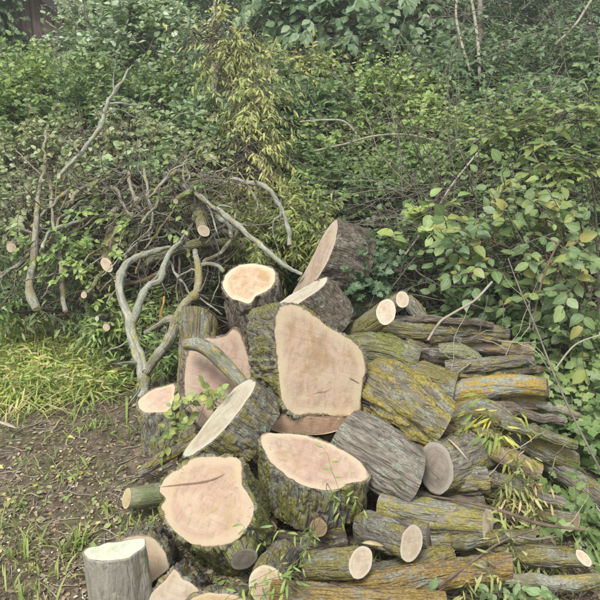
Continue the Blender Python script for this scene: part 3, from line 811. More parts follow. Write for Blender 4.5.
for lb, pp, rr, bk in [
    ('thin dark branch lying level just above the broken lichen branch', [(400, 374, 3.0), (440, 379, 2.96), (490, 377, 2.94), (542, 371, 2.98)], 0.018, B_dark),
    ('thin brown branch running down right below the broken lichen branch', [(470, 402, 2.78), (510, 409, 2.76), (565, 424, 2.78)], 0.022, B_brown),
    ('slim mossy branch resting on the crooked lichen log', [(495, 420, 2.58), (530, 432, 2.56), (578, 446, 2.58)], 0.022, B_moss),
    ('slim grey branch running down right under the wilted leaves', [(462, 470, 2.4), (505, 486, 2.38), (562, 505, 2.4)], 0.022, B_gray),
    ('thin lichen branch between the long grey-yellow log and the orange log', [(432, 545, 2.2), (480, 540, 2.2), (532, 536, 2.24)], 0.022, B_lich2),
    ('thin pale branch near the bottom right corner', [(505, 580, 2.05), (550, 583, 2.06), (606, 578, 2.1)], 0.018, B_twig),
    ('long thin branch leaving the stack at the right under the near shrub', [(515, 396, 2.85), (560, 410, 2.82), (612, 432, 2.82)], 0.016, B_twig),
    ('short dark twiggy branch on top of the thin branches', [(430, 343, 3.05), (462, 339, 3.04), (500, 343, 3.06)], 0.014, B_dark),
    ('slim grey-brown branch on the long level branch', [(398, 318, 3.18), (440, 319, 3.16), (492, 324, 3.2)], 0.016, B_brown),
    ('slim yellow-barked branch lying over the pinkish branch', [(455, 424, 2.56), (480, 432, 2.5), (512, 446, 2.46)], 0.018, B_lich)]:
    tube_log('branch_log', lb, pp, [rr, rr * 1.1] + [rr * 0.9] * (len(pp) - 2), bk, W_brown, amp=0.003, n=22, m=44, group=mid, lump=0.2, crook=0.03)
# inner logs that carry the upper ones
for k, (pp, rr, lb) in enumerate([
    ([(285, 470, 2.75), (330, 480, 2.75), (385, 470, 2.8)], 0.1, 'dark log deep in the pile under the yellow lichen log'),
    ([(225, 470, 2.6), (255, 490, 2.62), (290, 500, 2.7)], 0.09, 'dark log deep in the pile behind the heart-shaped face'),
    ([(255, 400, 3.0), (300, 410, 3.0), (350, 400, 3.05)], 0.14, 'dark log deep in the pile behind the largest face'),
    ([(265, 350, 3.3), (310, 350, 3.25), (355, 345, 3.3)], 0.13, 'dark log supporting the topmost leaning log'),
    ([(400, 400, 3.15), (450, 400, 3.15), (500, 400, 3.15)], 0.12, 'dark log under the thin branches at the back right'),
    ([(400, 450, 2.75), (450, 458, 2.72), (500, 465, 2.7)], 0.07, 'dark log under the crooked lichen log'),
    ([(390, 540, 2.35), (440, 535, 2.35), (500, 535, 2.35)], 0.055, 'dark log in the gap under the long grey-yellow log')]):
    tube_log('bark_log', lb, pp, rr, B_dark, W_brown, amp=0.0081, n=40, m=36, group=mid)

def chip(label, pts, d0, d1, th, mat):
    """a thin split of wood with pointed ends"""
    a, b = P(*pts[0], d0), P(*pts[1], d1)
    ax = nrm(b - a); Lc = np.linalg.norm(b - a)
    up = nrm(np.cross(ax, CF)); sd_ = np.cross(ax, up)
    V = []
    for j, (s, w) in enumerate([(0, .15), (.15, .6), (.4, 1), (.7, .9), (.9, .5), (1, .1)]):
        c_ = a + ax * Lc * s + up * 0.003 * math.sin(s * 4)
        for q in range(8):
            an = q * math.pi / 4
            V.append(c_ + up * math.cos(an) * th * w + sd_ * math.sin(an) * th * 3.2 * w)
    V = np.array(V); F = grid_faces(6, 8)
    fc = np.stack([V @ ax, V @ sd_, np.full(len(V), .4)], -1)
    o = link('wood_chip', mesh_np('wood_chip', V - a, [F, np.array([list(range(8))]), np.array([list(range(40, 48))])], {'fc': fc}, mat=mat), loc=a)
    tag(o, label, 'wood chip')
chip('long white split of wood leaning on the log with the grey face', [(447, 438), (469, 461)], 2.36, 2.34, 0.005, W_cream)
chip('small flat pale chip lying between the two pale log faces', [(362, 543), (384, 545)], 2.02, 2.04, 0.005, W_yel)
chip('narrow white chip on the soil at the left edge', [(-4, 421), (17, 428)], 3.12, 3.08, 0.006, W_cream)

# ------------------------------------------------------------------ leaves
_VEIN = {}
def tmpl(st, hw, fold=0.16, droop=0.18):
    """oval leaf: stations along the midrib and half widths; returns verts, tris"""
    V = [(0, 0, 0)]
    for x, w in zip(st, hw):
        z = -droop * x * x
        V += [(x, w, z + fold * w), (x, 0, z), (x, -w, z + fold * w)]
    V.append((1, 0, -droop))
    _VEIN[len(V)] = [0] + [2 + 3 * i for i in range(len(st))] + [len(V) - 1]
    T = [(0, 2, 1), (0, 3, 2)]
    for i in range(len(st) - 1):
        a = 1 + 3 * i; b = a + 3
        T += [(a, a + 1, b + 1), (a, b + 1, b), (a + 1, a + 2, b + 2), (a + 1, b + 2, b + 1)]
    a = 1 + 3 * (len(st) - 1); e = len(V) - 1
    T += [(a, a + 1, e), (a + 1, a + 2, e)]
    return np.array(V, float), np.array(T)
T_OVAL = tmpl([.14, .4, .68, .88], [.20, .33, .27, .12])
T_OVAL2 = tmpl([.12, .4, .7], [.17, .34, .24])
T_FAR = (np.array([(0, 0, 0), (.3, .30, .04), (.3, -.30, .04), (.7, .24, -.06), (.7, -.24, -.06), (1, 0, -.16)], float), np.array([(0, 2, 1), (1, 2, 4), (1, 4, 3), (3, 4, 5)]))
T_LANCE = (np.array([(0, 0, 0), (.35, .09, .03), (.35, -.09, .03), (.75, .07, -.10), (.75, -.07, -.10), (1, 0, -.25)], float), np.array([(0, 2, 1), (1, 2, 4), (1, 4, 3), (3, 4, 5)]))
_iv = [(0, 0), (-.10, .28), (.22, .52), (.38, .26), (.62, .33), (1, 0), (.62, -.33), (.38, -.26), (.22, -.52), (-.10, -.28)]
T_IVY = (np.array([(.3, 0, .0)] + [(x, y, 0.05 * abs(y) - 0.12 * x * x) for x, y in _iv], float), np.array([(0, i, i % 10 + 1) for i in range(1, 11)]))

LAST_VEIN = []
def vein(k):
    v = np.zeros(k)
    if k in _VEIN: v[_VEIN[k]] = 1
    return v

def leaves_np(T, pos, d, n, size, wid=1.0, rnd=None):
    tv, tt = T
    x = nrm(d); z = nrm(n - np.sum(n * x, -1, keepdims=True) * x); y = np.cross(z, x)
    s = size[:, None, None]
    w = (wid * np.ones(len(pos)))[:, None, None]
    zk = rng.uniform(-0.2, 2.4, len(pos))[:, None, None]
    V = pos[:, None] + s * (tv[None, :, 0, None] * x[:, None] + w * tv[None, :, 1, None] * y[:, None] + zk * tv[None, :, 2, None] * z[:, None])
    k = len(tv)
    F = tt[None] + (np.arange(len(pos)) * k)[:, None, None]
    rnd = rng.uniform(0, 1, len(pos)) if rnd is None else rnd
    LAST_VEIN.clear(); LAST_VEIN.append(np.tile(vein(k), len(pos)))
    return V.reshape(-1, 3), F.reshape(-1, 3), np.repeat(rnd, k)

def tubes_np(Pp, Rr, sides=4):
    """Pp (n,k,3), Rr (n,k)"""
    n, k, _ = Pp.shape
    t = nrm(np.gradient(Pp, axis=1))
    ref = np.where(np.abs(t[..., 2:3]) > 0.85, np.array([1.0, 0, 0]), np.array([0, 0, 1.0]))
    e = nrm(np.cross(t, ref)); f = np.cross(t, e)
    th = np.arange(sides) * 2 * math.pi / sides
    V = Pp[:, :, None] + Rr[:, :, None, None] * (np.cos(th)[None, None, :, None] * e[:, :, None] + np.sin(th)[None, None, :, None] * f[:, :, None])
    F = grid_faces(k, sides)
    F = F[None] + (np.arange(n) * k * sides)[:, None, None]
    return V.reshape(-1, 3), F.reshape(-1, 4)

def spray_twigs(centers, dirs, length, k=6, droop=0.3, wig=0.18):
    """curved twigs as polylines"""
    n = len(centers)
    d = nrm(dirs)
    L = length[:, None]
    out = [centers]
    p = centers.copy()
    for j in range(1, k):
        d = nrm(d + rng.normal(0, wig, (n, 3)) + np.array([0, 0, -droop]) / k)
        p = p + d * L / (k - 1)
        out.append(p)
    return np.stack(out, 1)

def leaves_on(tw, per, size, sv=0.25, lift=0.0, side=0.85, upw=1.0, rndn=0.45, flop=0.0, toward=0.25, start=0.12):
    """alternate leaves along twigs; returns pos, dir, normal, size"""
    n, k, _ = tw.shape
    u = (np.arange(per) + 0.5) / per
    u = start + (1 - start) * u
    u = np.tile(u, (n, 1)) + rng.normal(0, 0.03, (n, per))
    u = np.clip(u, 0, 0.999) * (k - 1)
    i = np.clip(u.astype(int), 0, k - 2); f = (u - i)[..., None]
    idx = np.arange(n)[:, None]
    p = tw[idx, i] * (1 - f) + tw[idx, i + 1] * f
    t = nrm(tw[idx, i + 1] - tw[idx, i])
    up = np.array([0, 0, 1.0])
    s = nrm(np.cross(t, up) + 1e-6)
    sg = np.where(np.arange(per) % 2 == 0, 1, -1)[None, :, None]
    last = (np.arange(per) == per - 1)[None, :, None]
    d = np.where(last, t, t * 0.55 + s * sg * side) + rng.normal(0, 0.22, p.shape) + np.array([0, 0, lift - flop])
    nn = up * upw + rng.normal(0, rndn, p.shape) + np.array([0, -toward, 0])
    sz = size * rng.uniform(1 - sv, 1 + sv, p.shape[:2])
    return p.reshape(-1, 3), d.reshape(-1, 3), nn.reshape(-1, 3), sz.ravel()

T_grey = twig_mat('twig_grey', (0.085, 0.075, 0.058), (0.20, 0.18, 0.145))
T_green = twig_mat('twig_green', (0.075, 0.085, 0.035), (0.15, 0.145, 0.075))
T_brown = twig_mat('twig_brown', (0.07, 0.05, 0.035), (0.17, 0.13, 0.095))
T_palew = twig_mat('twig_pale', (0.20, 0.18, 0.135), (0.36, 0.33, 0.26))

# leaf colours (reflectance)
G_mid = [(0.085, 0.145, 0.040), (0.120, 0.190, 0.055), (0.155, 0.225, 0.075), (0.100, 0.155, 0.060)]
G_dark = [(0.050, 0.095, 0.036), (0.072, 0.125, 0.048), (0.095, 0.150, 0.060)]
G_bright = [(0.125, 0.200, 0.045), (0.175, 0.255, 0.065), (0.225, 0.300, 0.085), (0.140, 0.210, 0.065)]
G_silver = [(0.15, 0.21, 0.10), (0.25, 0.32, 0.19), (0.10, 0.165, 0.055), (0.42, 0.48, 0.35), (0.12, 0.185, 0.07)]
G_yel = [(0.24, 0.27, 0.075), (0.31, 0.33, 0.10), (0.19, 0.24, 0.07), (0.14, 0.20, 0.06)]
G_gold = [(0.29, 0.275, 0.085), (0.35, 0.32, 0.11), (0.22, 0.24, 0.08), (0.14, 0.19, 0.065)]
G_gold2 = [(0.26, 0.29, 0.09), (0.32, 0.34, 0.11), (0.21, 0.25, 0.08), (0.30, 0.30, 0.11)]
G_olive = [(0.15, 0.20, 0.050), (0.21, 0.25, 0.065), (0.26, 0.28, 0.075), (0.115, 0.165, 0.050)]
G_blue = [(0.068, 0.122, 0.050), (0.095, 0.158, 0.066), (0.125, 0.195, 0.084)]
G_mix = [(0.115, 0.165, 0.050), (0.17, 0.205, 0.07), (0.20, 0.18, 0.085), (0.095, 0.14, 0.055), (0.25, 0.29, 0.16)]
G_near = [(0.11, 0.165, 0.058), (0.14, 0.20, 0.07), (0.17, 0.225, 0.08), (0.19, 0.225, 0.068), (0.115, 0.175, 0.08), (0.25, 0.24, 0.075), (0.13, 0.195, 0.07), (0.095, 0.15, 0.056), (0.155, 0.215, 0.105), (0.12, 0.18, 0.064), (0.13, 0.19, 0.085)]

_lm = {}
def lm(key, cols, obj=False, transl=0.35, rough=0.5):
    k = (key, obj)
    if k not in _lm:
        _lm[k] = leaf_mat('leaf_' + key + ('_single' if obj else ''), cols, obj, transl, rough)
    return _lm[k]

_protos = {}
def leaf_objects(root, T, tkey, mat, pos, d, n, size, name='leaf', wid=1.0):
    """separate leaf objects that share mesh data"""
    key = (tkey, mat.name)
    if key not in _protos:
        ms = []
        for zk in (0.3, 0.9, 1.5, 2.3, -0.5):
            tv = T[0].copy(); tv[:, 2] *= zk
            ms.append(mesh_np(name, tv, T[1], {'vein': vein(len(tv))}, mat=mat))
        _protos[key] = ms
    o0 = np.array(root.location)
    x = nrm(d); z = nrm(n - np.sum(n * x, -1, keepdims=True) * x); y = np.cross(z, x)
    for i in range(len(pos)):
        o = bpy.data.objects.new(name, _protos[key][int(rng.integers(0, 5))])
        COL.objects.link(o)
        o.parent = root
        M = Matrix.Identity(4)
        for r in range(3):
            M[r][0] = x[i][r] * size[i]; M[r][1] = y[i][r] * size[i] * wid; M[r][2] = z[i][r] * size[i]
            M[r][3] = pos[i][r] - o0[r]
        o.matrix_local = M

def screen(p):
    v = p - C0
    dpt = v @ CF
    return 300 + FPX * (v @ CR) / dpt, 300 - FPX * (v @ CU) / dpt, dpt

def catmull_many(A):
    """(n,4,3) control polygons -> (n,8,3) smooth curves"""
    u = np.linspace(0, 1, 8)[None, :, None]
    return ((1 - u) ** 3) * A[:, 0:1] + 3 * u * (1 - u) ** 2 * A[:, 1:2] + 3 * u * u * (1 - u) * A[:, 2:3] + u ** 3 * A[:, 3:4]

def bush(name, label, cat, blobs, T, cols, key, ntw, tl, per, ls, droop=0.4, flop=0.1, base=None, stems=3, tw=T_grey, twr=0.004, out=0.8, up=0.35,
         wid=1.0, upw=1.0, rndn=0.5, toward=0.3, single=0, tkey='oval', shell=0.55, group=None, stem_r=0.02, transl=0.35, sv=0.3, dirb=None, nomain=False):
    """a leafy plant: stems rise from the ground into ellipsoids (px, py, depth, rx px, ry px, rz m), twigs spread in them and carry the leaves"""
    cs = np.array([P(b[0], b[1], b[2]) for b in blobs])
    rx = np.array([b[3] * b[2] / FPX for b in blobs]); rz = np.array([b[4] * b[2] / FPX for b in blobs]); ry = np.array([b[5] for b in blobs])
    wgt = rx * rz
    if base is None:
        bx, by = cs[:, 0].mean(), cs[:, 1].mean()
    else:
        bx, by = base
    bz = float(H(bx, by))
    root = empty(name, (bx, by, bz), label, cat, group)
    o0 = np.array([bx, by, bz])
    which = rng.choice(len(blobs), ntw, p=wgt / wgt.sum())
    u = nrm(rng.normal(0, 1, (ntw, 3)))
    rr = rng.uniform(shell, 1.0, ntw) ** 0.6
    rad = np.stack([rx[which], ry[which], rz[which]], -1)
    st = cs[which] + u * rad * rr[:, None]
    dirs = u * out + rng.normal(0, 0.45, (ntw, 3)) + np.array([0, 0, up])
    if dirb is not None: dirs = dirs + np.array(dirb)
    tws = spray_twigs(st - nrm(dirs) * tl * 0.4, dirs, tl * rng.uniform(0.6, 1.3, ntw), 6, droop)
    g_ = H(tws[..., 0], tws[..., 1]) + 0.02
    tws[..., 2] = np.maximum(tws[..., 2], g_)
    rads = np.linspace(twr, twr * 0.35, 6)[None] * rng.uniform(0.7, 1.3, (ntw, 1))
    V, F = tubes_np(tws, rads, 3)
    o = link('twigs', mesh_np('twigs', V - o0, F, mat=tw), root); o['kind'] = 'stuff'
    # main stems: from the ground to the ellipsoid centres, and limbs on to some twigs
    if not nomain:
        for k in range(stems):
            b = k % len(blobs)
            tip = cs[b] + rng.normal(0, 0.35, 3) * np.array([rx[b], ry[b], rz[b]])
            g0 = o0 + np.array([rng.normal(0, 0.08), rng.normal(0, 0.08), -0.05])
            mdl = (g0 + tip) / 2 + rng.normal(0, 0.10, 3)
            lng = np.linalg.norm(tip - g0)
            V, F, bc, *_ = tube_geo([g0, mdl, tip], [stem_r, stem_r * 0.75, stem_r * 0.3], 8, 16, 0.0, k, lump=0.1)
            link('stem', mesh_np('stem', V - o0, F, {'bc': bc, 'ht': np.concatenate(LAST_HT)}, mat=tw), root)
        m = min(ntw, 40)
        near = tws[:m, 0]
        sm_ = ntw < 100
        src = cs[which[:m]] + rng.normal(0, 0.08 if sm_ else 0.25, (m, 3)) * rad[:m]
        lim = catmull_many(np.stack([src, (src * 0.6 + near * 0.4) + rng.normal(0, 0.02 if sm_ else 0.05, (m, 3)), (src * 0.2 + near * 0.8) + rng.normal(0, 0.01 if sm_ else 0.03, (m, 3)), near], 1))
        kf = 1.0 if sm_ else 1.7
        V, F = tubes_np(lim, np.tile(np.linspace(twr * kf, twr * 0.9, lim.shape[1])[None], (m, 1)), 4)
        o = link('limbs', mesh_np('limbs', V - o0, F, mat=tw), root); o['kind'] = 'stuff'
    if not single and T is not T_LANCE:
        per = int(per * 2.0); ls = ls * 0.70
    pos, d, n, sz = leaves_on(tws, per, ls, sv, 0, 0.85, upw, rndn, flop, toward)
    mat = lm(key, cols, False, transl)
    if not single and blobs[0][2] < 9:
        sc_ = 2.6 if blobs[0][2] < 9 else 1.4
        kp = fbm(pos * sc_ + len(label), 3) > 0.44
        if blobs[0][2] < 9: kp = kp | (rng.uniform(0, 1, len(pos)) < 0.12)
        pos, d, n, sz = pos[kp], d[kp], n[kp], sz[kp]
    if single:
        sx, sy, dp = screen(pos)
        vis = (sx > -10) & (sx < 610) & (sy > -10) & (sy < 610) & (dp > 0.3)
        rank = np.where(vis, sz / dp, 0) + np.where(vis, 0.004 * -dp, -9)
        top = np.argsort(-rank)[:single]
        top = top[vis[top]]
        mask = np.zeros(len(pos), bool); mask[top] = True
        leaf_objects(root, T, tkey, lm(key, cols, True, transl), pos[mask], d[mask], n[mask], sz[mask], wid=wid)
        pos, d, n, sz = pos[~mask], d[~mask], n[~mask], sz[~mask]
    if len(pos):
        V, F, r = leaves_np(T, pos, d, n, sz, wid)
        o = link('foliage', mesh_np('foliage', V - o0, F, {'rnd': r, 'vein': LAST_VEIN[0]}, smooth=False, mat=mat), root); o['kind'] = 'stuff'
    return root

# ------------------------------------------------------------------ the shed at the top left
sh_y = 11.0
def at_y(px, py, y):
    r = ray(px, py); return C0 + r * (y / r[1])
w0 = at_y(14, 60, sh_y); w1 = at_y(62, 60, sh_y)
wood_dark = NT('weathered_board')
g = wood_dark.n('TexCoord').outputs['Object']
nz = wood_dark.noise(wood_dark.map(g, (14, 14, 0.8)), 3.0, 5, 0.6)
wood_dark.l(wood_dark.ramp(nz, [(0.35, (0.14, 0.10, 0.085)), (0.65, (0.34, 0.265, 0.23))]), wood_dark.b.inputs['Base Color'])
wood_dark.b.inputs['Roughness'].default_value = 0.9
def box(cx, cy, cz, sx, sy, sz):
    v = np.array([(x, y, z) for x in (-1, 1) for y in (-1, 1) for z in (-1, 1)], float) * np.array([sx, sy, sz]) / 2 + np.array([cx, cy, cz])
    f = np.array([(0, 1, 3, 2), (4, 6, 7, 5), (0, 4, 5, 1), (2, 3, 7, 6), (0, 2, 6, 4), (1, 5, 7, 3)])
    return v, f
gz = float(H(w0[0], sh_y))
shed = empty('shed', (w0[0], sh_y, gz), 'weathered plank shed showing between ivy and bushes at the top left corner', 'shed')
so = np.array([w0[0], sh_y, gz])
zt = at_y(30, -14, sh_y)[2]
bw = 0.17
sx0 = w0[0] - 1.6
k = 0
bm_ = None
while sx0 + k * bw < w1[0] + 0.9:
    hgt = zt - gz + 0.3
    if bm_ is None:
        v, f = box(0, 0, hgt / 2 - 0.3, bw - 0.012, 0.03, hgt)
        bm_ = mesh_np('plank', v, f, smooth=False, mat=wood_dark.m)
    o = link('plank', bm_, shed, (sx0 + k * bw - so[0], 0.004 * ((k * 7) % 5), 0))
    k += 1
v, f = box(0.0, 1.2, (zt - gz) / 2 - 0.15, w1[0] - w0[0] + 2.0, 2.2, zt - gz + 0.2)
link('wall', mesh_np('wall', v + np.array([0.3, 0, 0]), f, smooth=False, mat=wood_dark.m), shed)
e0 = at_y(28, -18, sh_y - 0.35); e1_ = at_y(66, 22, sh_y - 0.35)
rv = []
for yy in (0, 2.9):
    for q, z in ((at_y(-20, -34, sh_y - .35), 0), (at_y(36, -4, sh_y - .35), 0), (at_y(70, 24, sh_y - .35), 0)):
        for h_ in (0, 0.12):
            rv.append(q + np.array([0, yy, h_]))
rv = np.array(rv) - so
rf = []
for a_, b_ in ((0, 2), (2, 4)):
    rf += [(a_, b_, b_ + 1, a_ + 1), (a_ + 6, a_ + 7, b_ + 7, b_ + 6), (a_, a_ + 6, b_ + 6, b_), (a_ + 1, b_ + 1, b_ + 7, a_ + 7)]
rf += [(0, 1, 7, 6), (4, 10, 11, 5)]
link('roof', mesh_np('roof', rv, np.array(rf), smooth=False, mat=twig_mat('roof_felt', (0.03, 0.03, 0.03), (0.055, 0.052, 0.05))), shed)

# ------------------------------------------------------------------ far and middle bushes and trees
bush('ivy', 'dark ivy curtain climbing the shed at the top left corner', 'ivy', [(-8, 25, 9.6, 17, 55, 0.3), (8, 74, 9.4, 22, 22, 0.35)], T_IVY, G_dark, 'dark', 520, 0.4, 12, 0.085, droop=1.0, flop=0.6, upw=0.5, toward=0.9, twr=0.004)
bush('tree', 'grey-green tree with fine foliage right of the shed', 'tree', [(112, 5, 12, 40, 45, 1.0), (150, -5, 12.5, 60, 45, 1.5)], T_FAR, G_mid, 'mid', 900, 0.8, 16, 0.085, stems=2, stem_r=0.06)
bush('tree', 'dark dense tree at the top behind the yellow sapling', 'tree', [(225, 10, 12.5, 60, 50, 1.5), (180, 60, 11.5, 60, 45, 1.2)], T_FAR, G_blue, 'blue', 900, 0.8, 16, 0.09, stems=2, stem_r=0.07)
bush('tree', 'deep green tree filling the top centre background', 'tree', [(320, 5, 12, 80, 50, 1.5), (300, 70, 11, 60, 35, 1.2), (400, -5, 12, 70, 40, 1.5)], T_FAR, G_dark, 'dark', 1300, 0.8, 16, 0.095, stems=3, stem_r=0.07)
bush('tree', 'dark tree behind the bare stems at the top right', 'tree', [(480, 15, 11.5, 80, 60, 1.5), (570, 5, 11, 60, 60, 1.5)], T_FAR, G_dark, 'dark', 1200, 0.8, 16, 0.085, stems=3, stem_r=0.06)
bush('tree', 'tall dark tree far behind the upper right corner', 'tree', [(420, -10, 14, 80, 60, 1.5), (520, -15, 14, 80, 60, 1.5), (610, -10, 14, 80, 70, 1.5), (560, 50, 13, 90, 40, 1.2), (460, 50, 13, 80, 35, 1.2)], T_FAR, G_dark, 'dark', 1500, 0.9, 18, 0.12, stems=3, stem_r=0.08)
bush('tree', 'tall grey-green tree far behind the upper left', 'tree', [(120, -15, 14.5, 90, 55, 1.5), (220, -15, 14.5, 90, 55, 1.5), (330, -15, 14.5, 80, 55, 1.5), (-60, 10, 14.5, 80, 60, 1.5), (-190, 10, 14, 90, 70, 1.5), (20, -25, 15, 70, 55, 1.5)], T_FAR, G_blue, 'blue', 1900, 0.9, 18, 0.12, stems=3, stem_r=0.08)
bush('tree', 'broad tree with large drooping leaves hanging in at the top centre', 'tree', [(345, 25, 7.4, 65, 32, 0.7), (300, 18, 7.6, 40, 28, 0.6), (395, 8, 7.6, 40, 30, 0.6)], T_OVAL2, [(0.050, 0.098, 0.040), (0.075, 0.13, 0.055), (0.10, 0.165, 0.075), (0.14, 0.205, 0.11)], 'droopy', 420, 0.6, 11, 0.16, droop=1.1, flop=0.55, upw=0.7, toward=0.7, wid=1.0, stems=2, stem_r=0.05, base=(0.5, 9.2))
bush('shrub', 'shrub with pale silvery leaf undersides behind the left brush heap', 'shrub', [(140, 55, 7.2, 50, 45, 0.6), (110, 40, 7.6, 40, 35, 0.6), (175, 75, 7, 40, 35, 0.6)], T_FAR, G_silver, 'silver', 560, 0.55, 13, 0.10, droop=0.2, up=0.7, stems=4)
bush('shrub', 'grey-green shrub in front of the shed planks', 'shrub', [(96, 38, 8.6, 26, 34, 0.5), (44, 92, 8.2, 32, 20, 0.4)], T_FAR, G_mix, 'mix', 420, 0.5, 13, 0.07)
bush('shrub', 'bright green broad-leaved shrub at the left edge', 'shrub', [(35, 98, 6.2, 55, 30, 0.5), (10, 120, 5.8, 40, 35, 0.5)], T_OVAL2, G_bright, 'bright', 380, 0.5, 12, 0.085)
bush('shrub', 'mid-green shrub above the brush heap', 'shrub', [(110, 110, 5.9, 55, 38, 0.5), (165, 115, 5.8, 45, 35, 0.5), (70, 140, 5.4, 50, 30, 0.4)], T_OVAL2, G_mid, 'mid', 560, 0.5, 12, 0.075)
bush('sapling', 'thin sapling with yellowing leaves standing left of the centre', 'tree', [(212, 42, 5.0, 18, 34, 0.15), (236, 62, 5.0, 26, 18, 0.15), (196, 38, 5.0, 24, 10, 0.12), (226, 105, 4.95, 18, 25, 0.15)], T_LANCE, G_gold2, 'sapling', 120, 0.34, 11, 0.062, droop=0.8, flop=0.5, stems=0, wid=1.6)
tr = bpy.data.objects['sapling']
pts_ = [P(216, -5, 5.0), P(213, 40, 5.0), P(215, 80, 4.95), P(221, 128, 4.92), P(224, 190, 4.9), P(226, 260, 4.85)]
V, F, bc, *_ = tube_geo(pts_, [0.010, 0.014, 0.018, 0.022, 0.026, 0.028], 10, 40, 0.0, 2.0, lump=0.1, crook=0.05)
link('trunk', mesh_np('trunk', V - np.array(tr.location), F, {'bc': bc, 'ht': np.concatenate(LAST_HT)}, mat=B_twig), tr)
bush('shrub', 'golden-yellow shrub near the top centre', 'shrub', [(292, 70, 6.6, 32, 18, 0.35), (318, 72, 6.6, 16, 16, 0.3), (262, 88, 6.4, 20, 20, 0.3)], T_LANCE, G_gold, 'gold', 330, 0.4, 13, 0.085, droop=0.6, wid=1.8)
bush('shrub', 'leafy green shrub between the yellow sapling and the golden shrub', 'shrub', [(258, 112, 6.0, 42, 30, 0.45), (300, 120, 5.8, 40, 25, 0.4)], T_OVAL2, G_blue, 'blue', 420, 0.5, 12, 0.085)
bush('bramble', 'bright green bramble thicket arching across the middle of the bank', 'bramble', [(370, 100, 6.2, 75, 28, 0.5), (340, 140, 5.6, 60, 26, 0.45), (420, 150, 5.4, 60, 30, 0.45), (380, 125, 5.8, 60, 25, 0.5)], T_OVAL2, G_bright, 'bright', 900, 0.5, 12, 0.072, droop=0.8)
bush('bramble', 'darker bramble thicket below the bright one, above the topmost log', 'bramble', [(345, 195, 5.0, 65, 32, 0.4), (400, 205, 4.7, 50, 30, 0.4), (300, 165, 5.4, 40, 25, 0.4)], T_OVAL2, G_mid, 'mid', 640, 0.45, 12, 0.062, droop=0.7)
bush('bramble', 'blue-green bush under the bare stems on the right', 'bush', [(460, 80, 6.6, 60, 30, 0.5), (540, 70, 6.4, 70, 35, 0.5), (500, 110, 5.8, 60, 28, 0.45)], T_OVAL2, G_blue, 'blue', 700, 0.5, 12, 0.075)
bush('willow_shrub', 'pale green broad-leaved sprig crossing above the brush heap', 'shrub', [(215, 135, 4.8, 38, 12, 0.25), (190, 130, 4.9, 25, 12, 0.2)], T_OVAL2, [(0.15, 0.22, 0.10), (0.20, 0.28, 0.14), (0.12, 0.18, 0.08)], 'palegreen', 110, 0.35, 11, 0.085)
bush('willow_shrub', 'yellow wilting willow foliage hanging behind the brush heap', 'shrub', [(245, 165, 4.55, 24, 45, 0.2), (250, 110, 4.7, 22, 35, 0.2), (232, 60, 4.9, 16, 30, 0.15), (225, 180, 4.6, 16, 22, 0.18)], T_LANCE, G_gold2, 'sapling', 430, 0.42, 20, 0.055, droop=1.5, flop=0.7, wid=1.2)
bush('willow_shrub', 'olive-yellow low foliage behind the round-faced log', 'shrub', [(285, 220, 4.3, 38, 26, 0.25), (255, 240, 4.1, 24, 22, 0.22), (305, 235, 4.1, 25, 20, 0.2)], T_LANCE, G_olive, 'olive', 460, 0.32, 18, 0.05, droop=0.9, flop=0.4, wid=1.25)
bush('shrub', 'brown-tinged shrub with small mixed leaves at the left edge over the heap', 'shrub', [(35, 170, 4.9, 45, 35, 0.4), (85, 165, 4.8, 45, 25, 0.35), (15, 215, 4.5, 30, 25, 0.3)], T_OVAL2, G_mix, 'mix', 560, 0.42, 11, 0.058, droop=0.6)
bush('elder_sprig', 'sprig of pale green paired leaves over the brush heap', 'sprig', [(120, 165, 4.0, 30, 9, 0.12), (100, 208, 3.75, 22, 5, 0.08), (150, 150, 4.1, 20, 10, 0.1)], T_OVAL, [(0.14, 0.215, 0.08), (0.18, 0.26, 0.11), (0.22, 0.30, 0.14)], 'sprig', 40, 0.2, 9, 0.05, single=300, droop=0.5, stems=2, stem_r=0.006, twr=0.0025, up=0.1)
bush('shrub', 'low mid-green plants at the foot of the brush heap', 'shrub', [(35, 300, 4.0, 40, 25, 0.15), (100, 300, 4.0, 40, 30, 0.15), (160, 325, 3.75, 25, 20, 0.12)], T_LANCE, G_mid, 'mid', 330, 0.3, 14, 0.06, droop=0.8, flop=0.4, wid=1.4)
bush('shrub', 'mixed olive and green leaves hanging over the left of the brush heap', 'shrub', [(35, 205, 4.0, 45, 22, 0.2), (85, 185, 4.1, 40, 16, 0.2), (120, 135, 4.5, 60, 20, 0.25), (185, 155, 4.3, 30, 10, 0.15)], T_OVAL2, G_mix, 'mix', 280, 0.34, 9, 0.055, droop=0.6, toward=0.6)
bush('shrub', 'fresh green leaves among the branches at the foot of the heap', 'shrub', [(125, 325, 3.65, 40, 12, 0.12), (165, 350, 3.4, 20, 16, 0.1), (135, 310, 3.75, 40, 18, 0.12)], T_LANCE, G_bright, 'bright', 230, 0.22, 10, 0.05, droop=0.7, wid=1.3, toward=0.6)

bush('shrub', 'thin leafy shoots springing through the middle of the brush heap', 'shrub', [(130, 205, 3.75, 60, 22, 0.15), (60, 250, 3.6, 40, 25, 0.12), (170, 215, 3.7, 40, 25, 0.15), (110, 260, 3.6, 40, 20, 0.12)], T_OVAL2, G_bright, 'bright', 120, 0.26, 7, 0.05, droop=0.6, toward=0.6, stems=2, stem_r=0.006, twr=0.002)
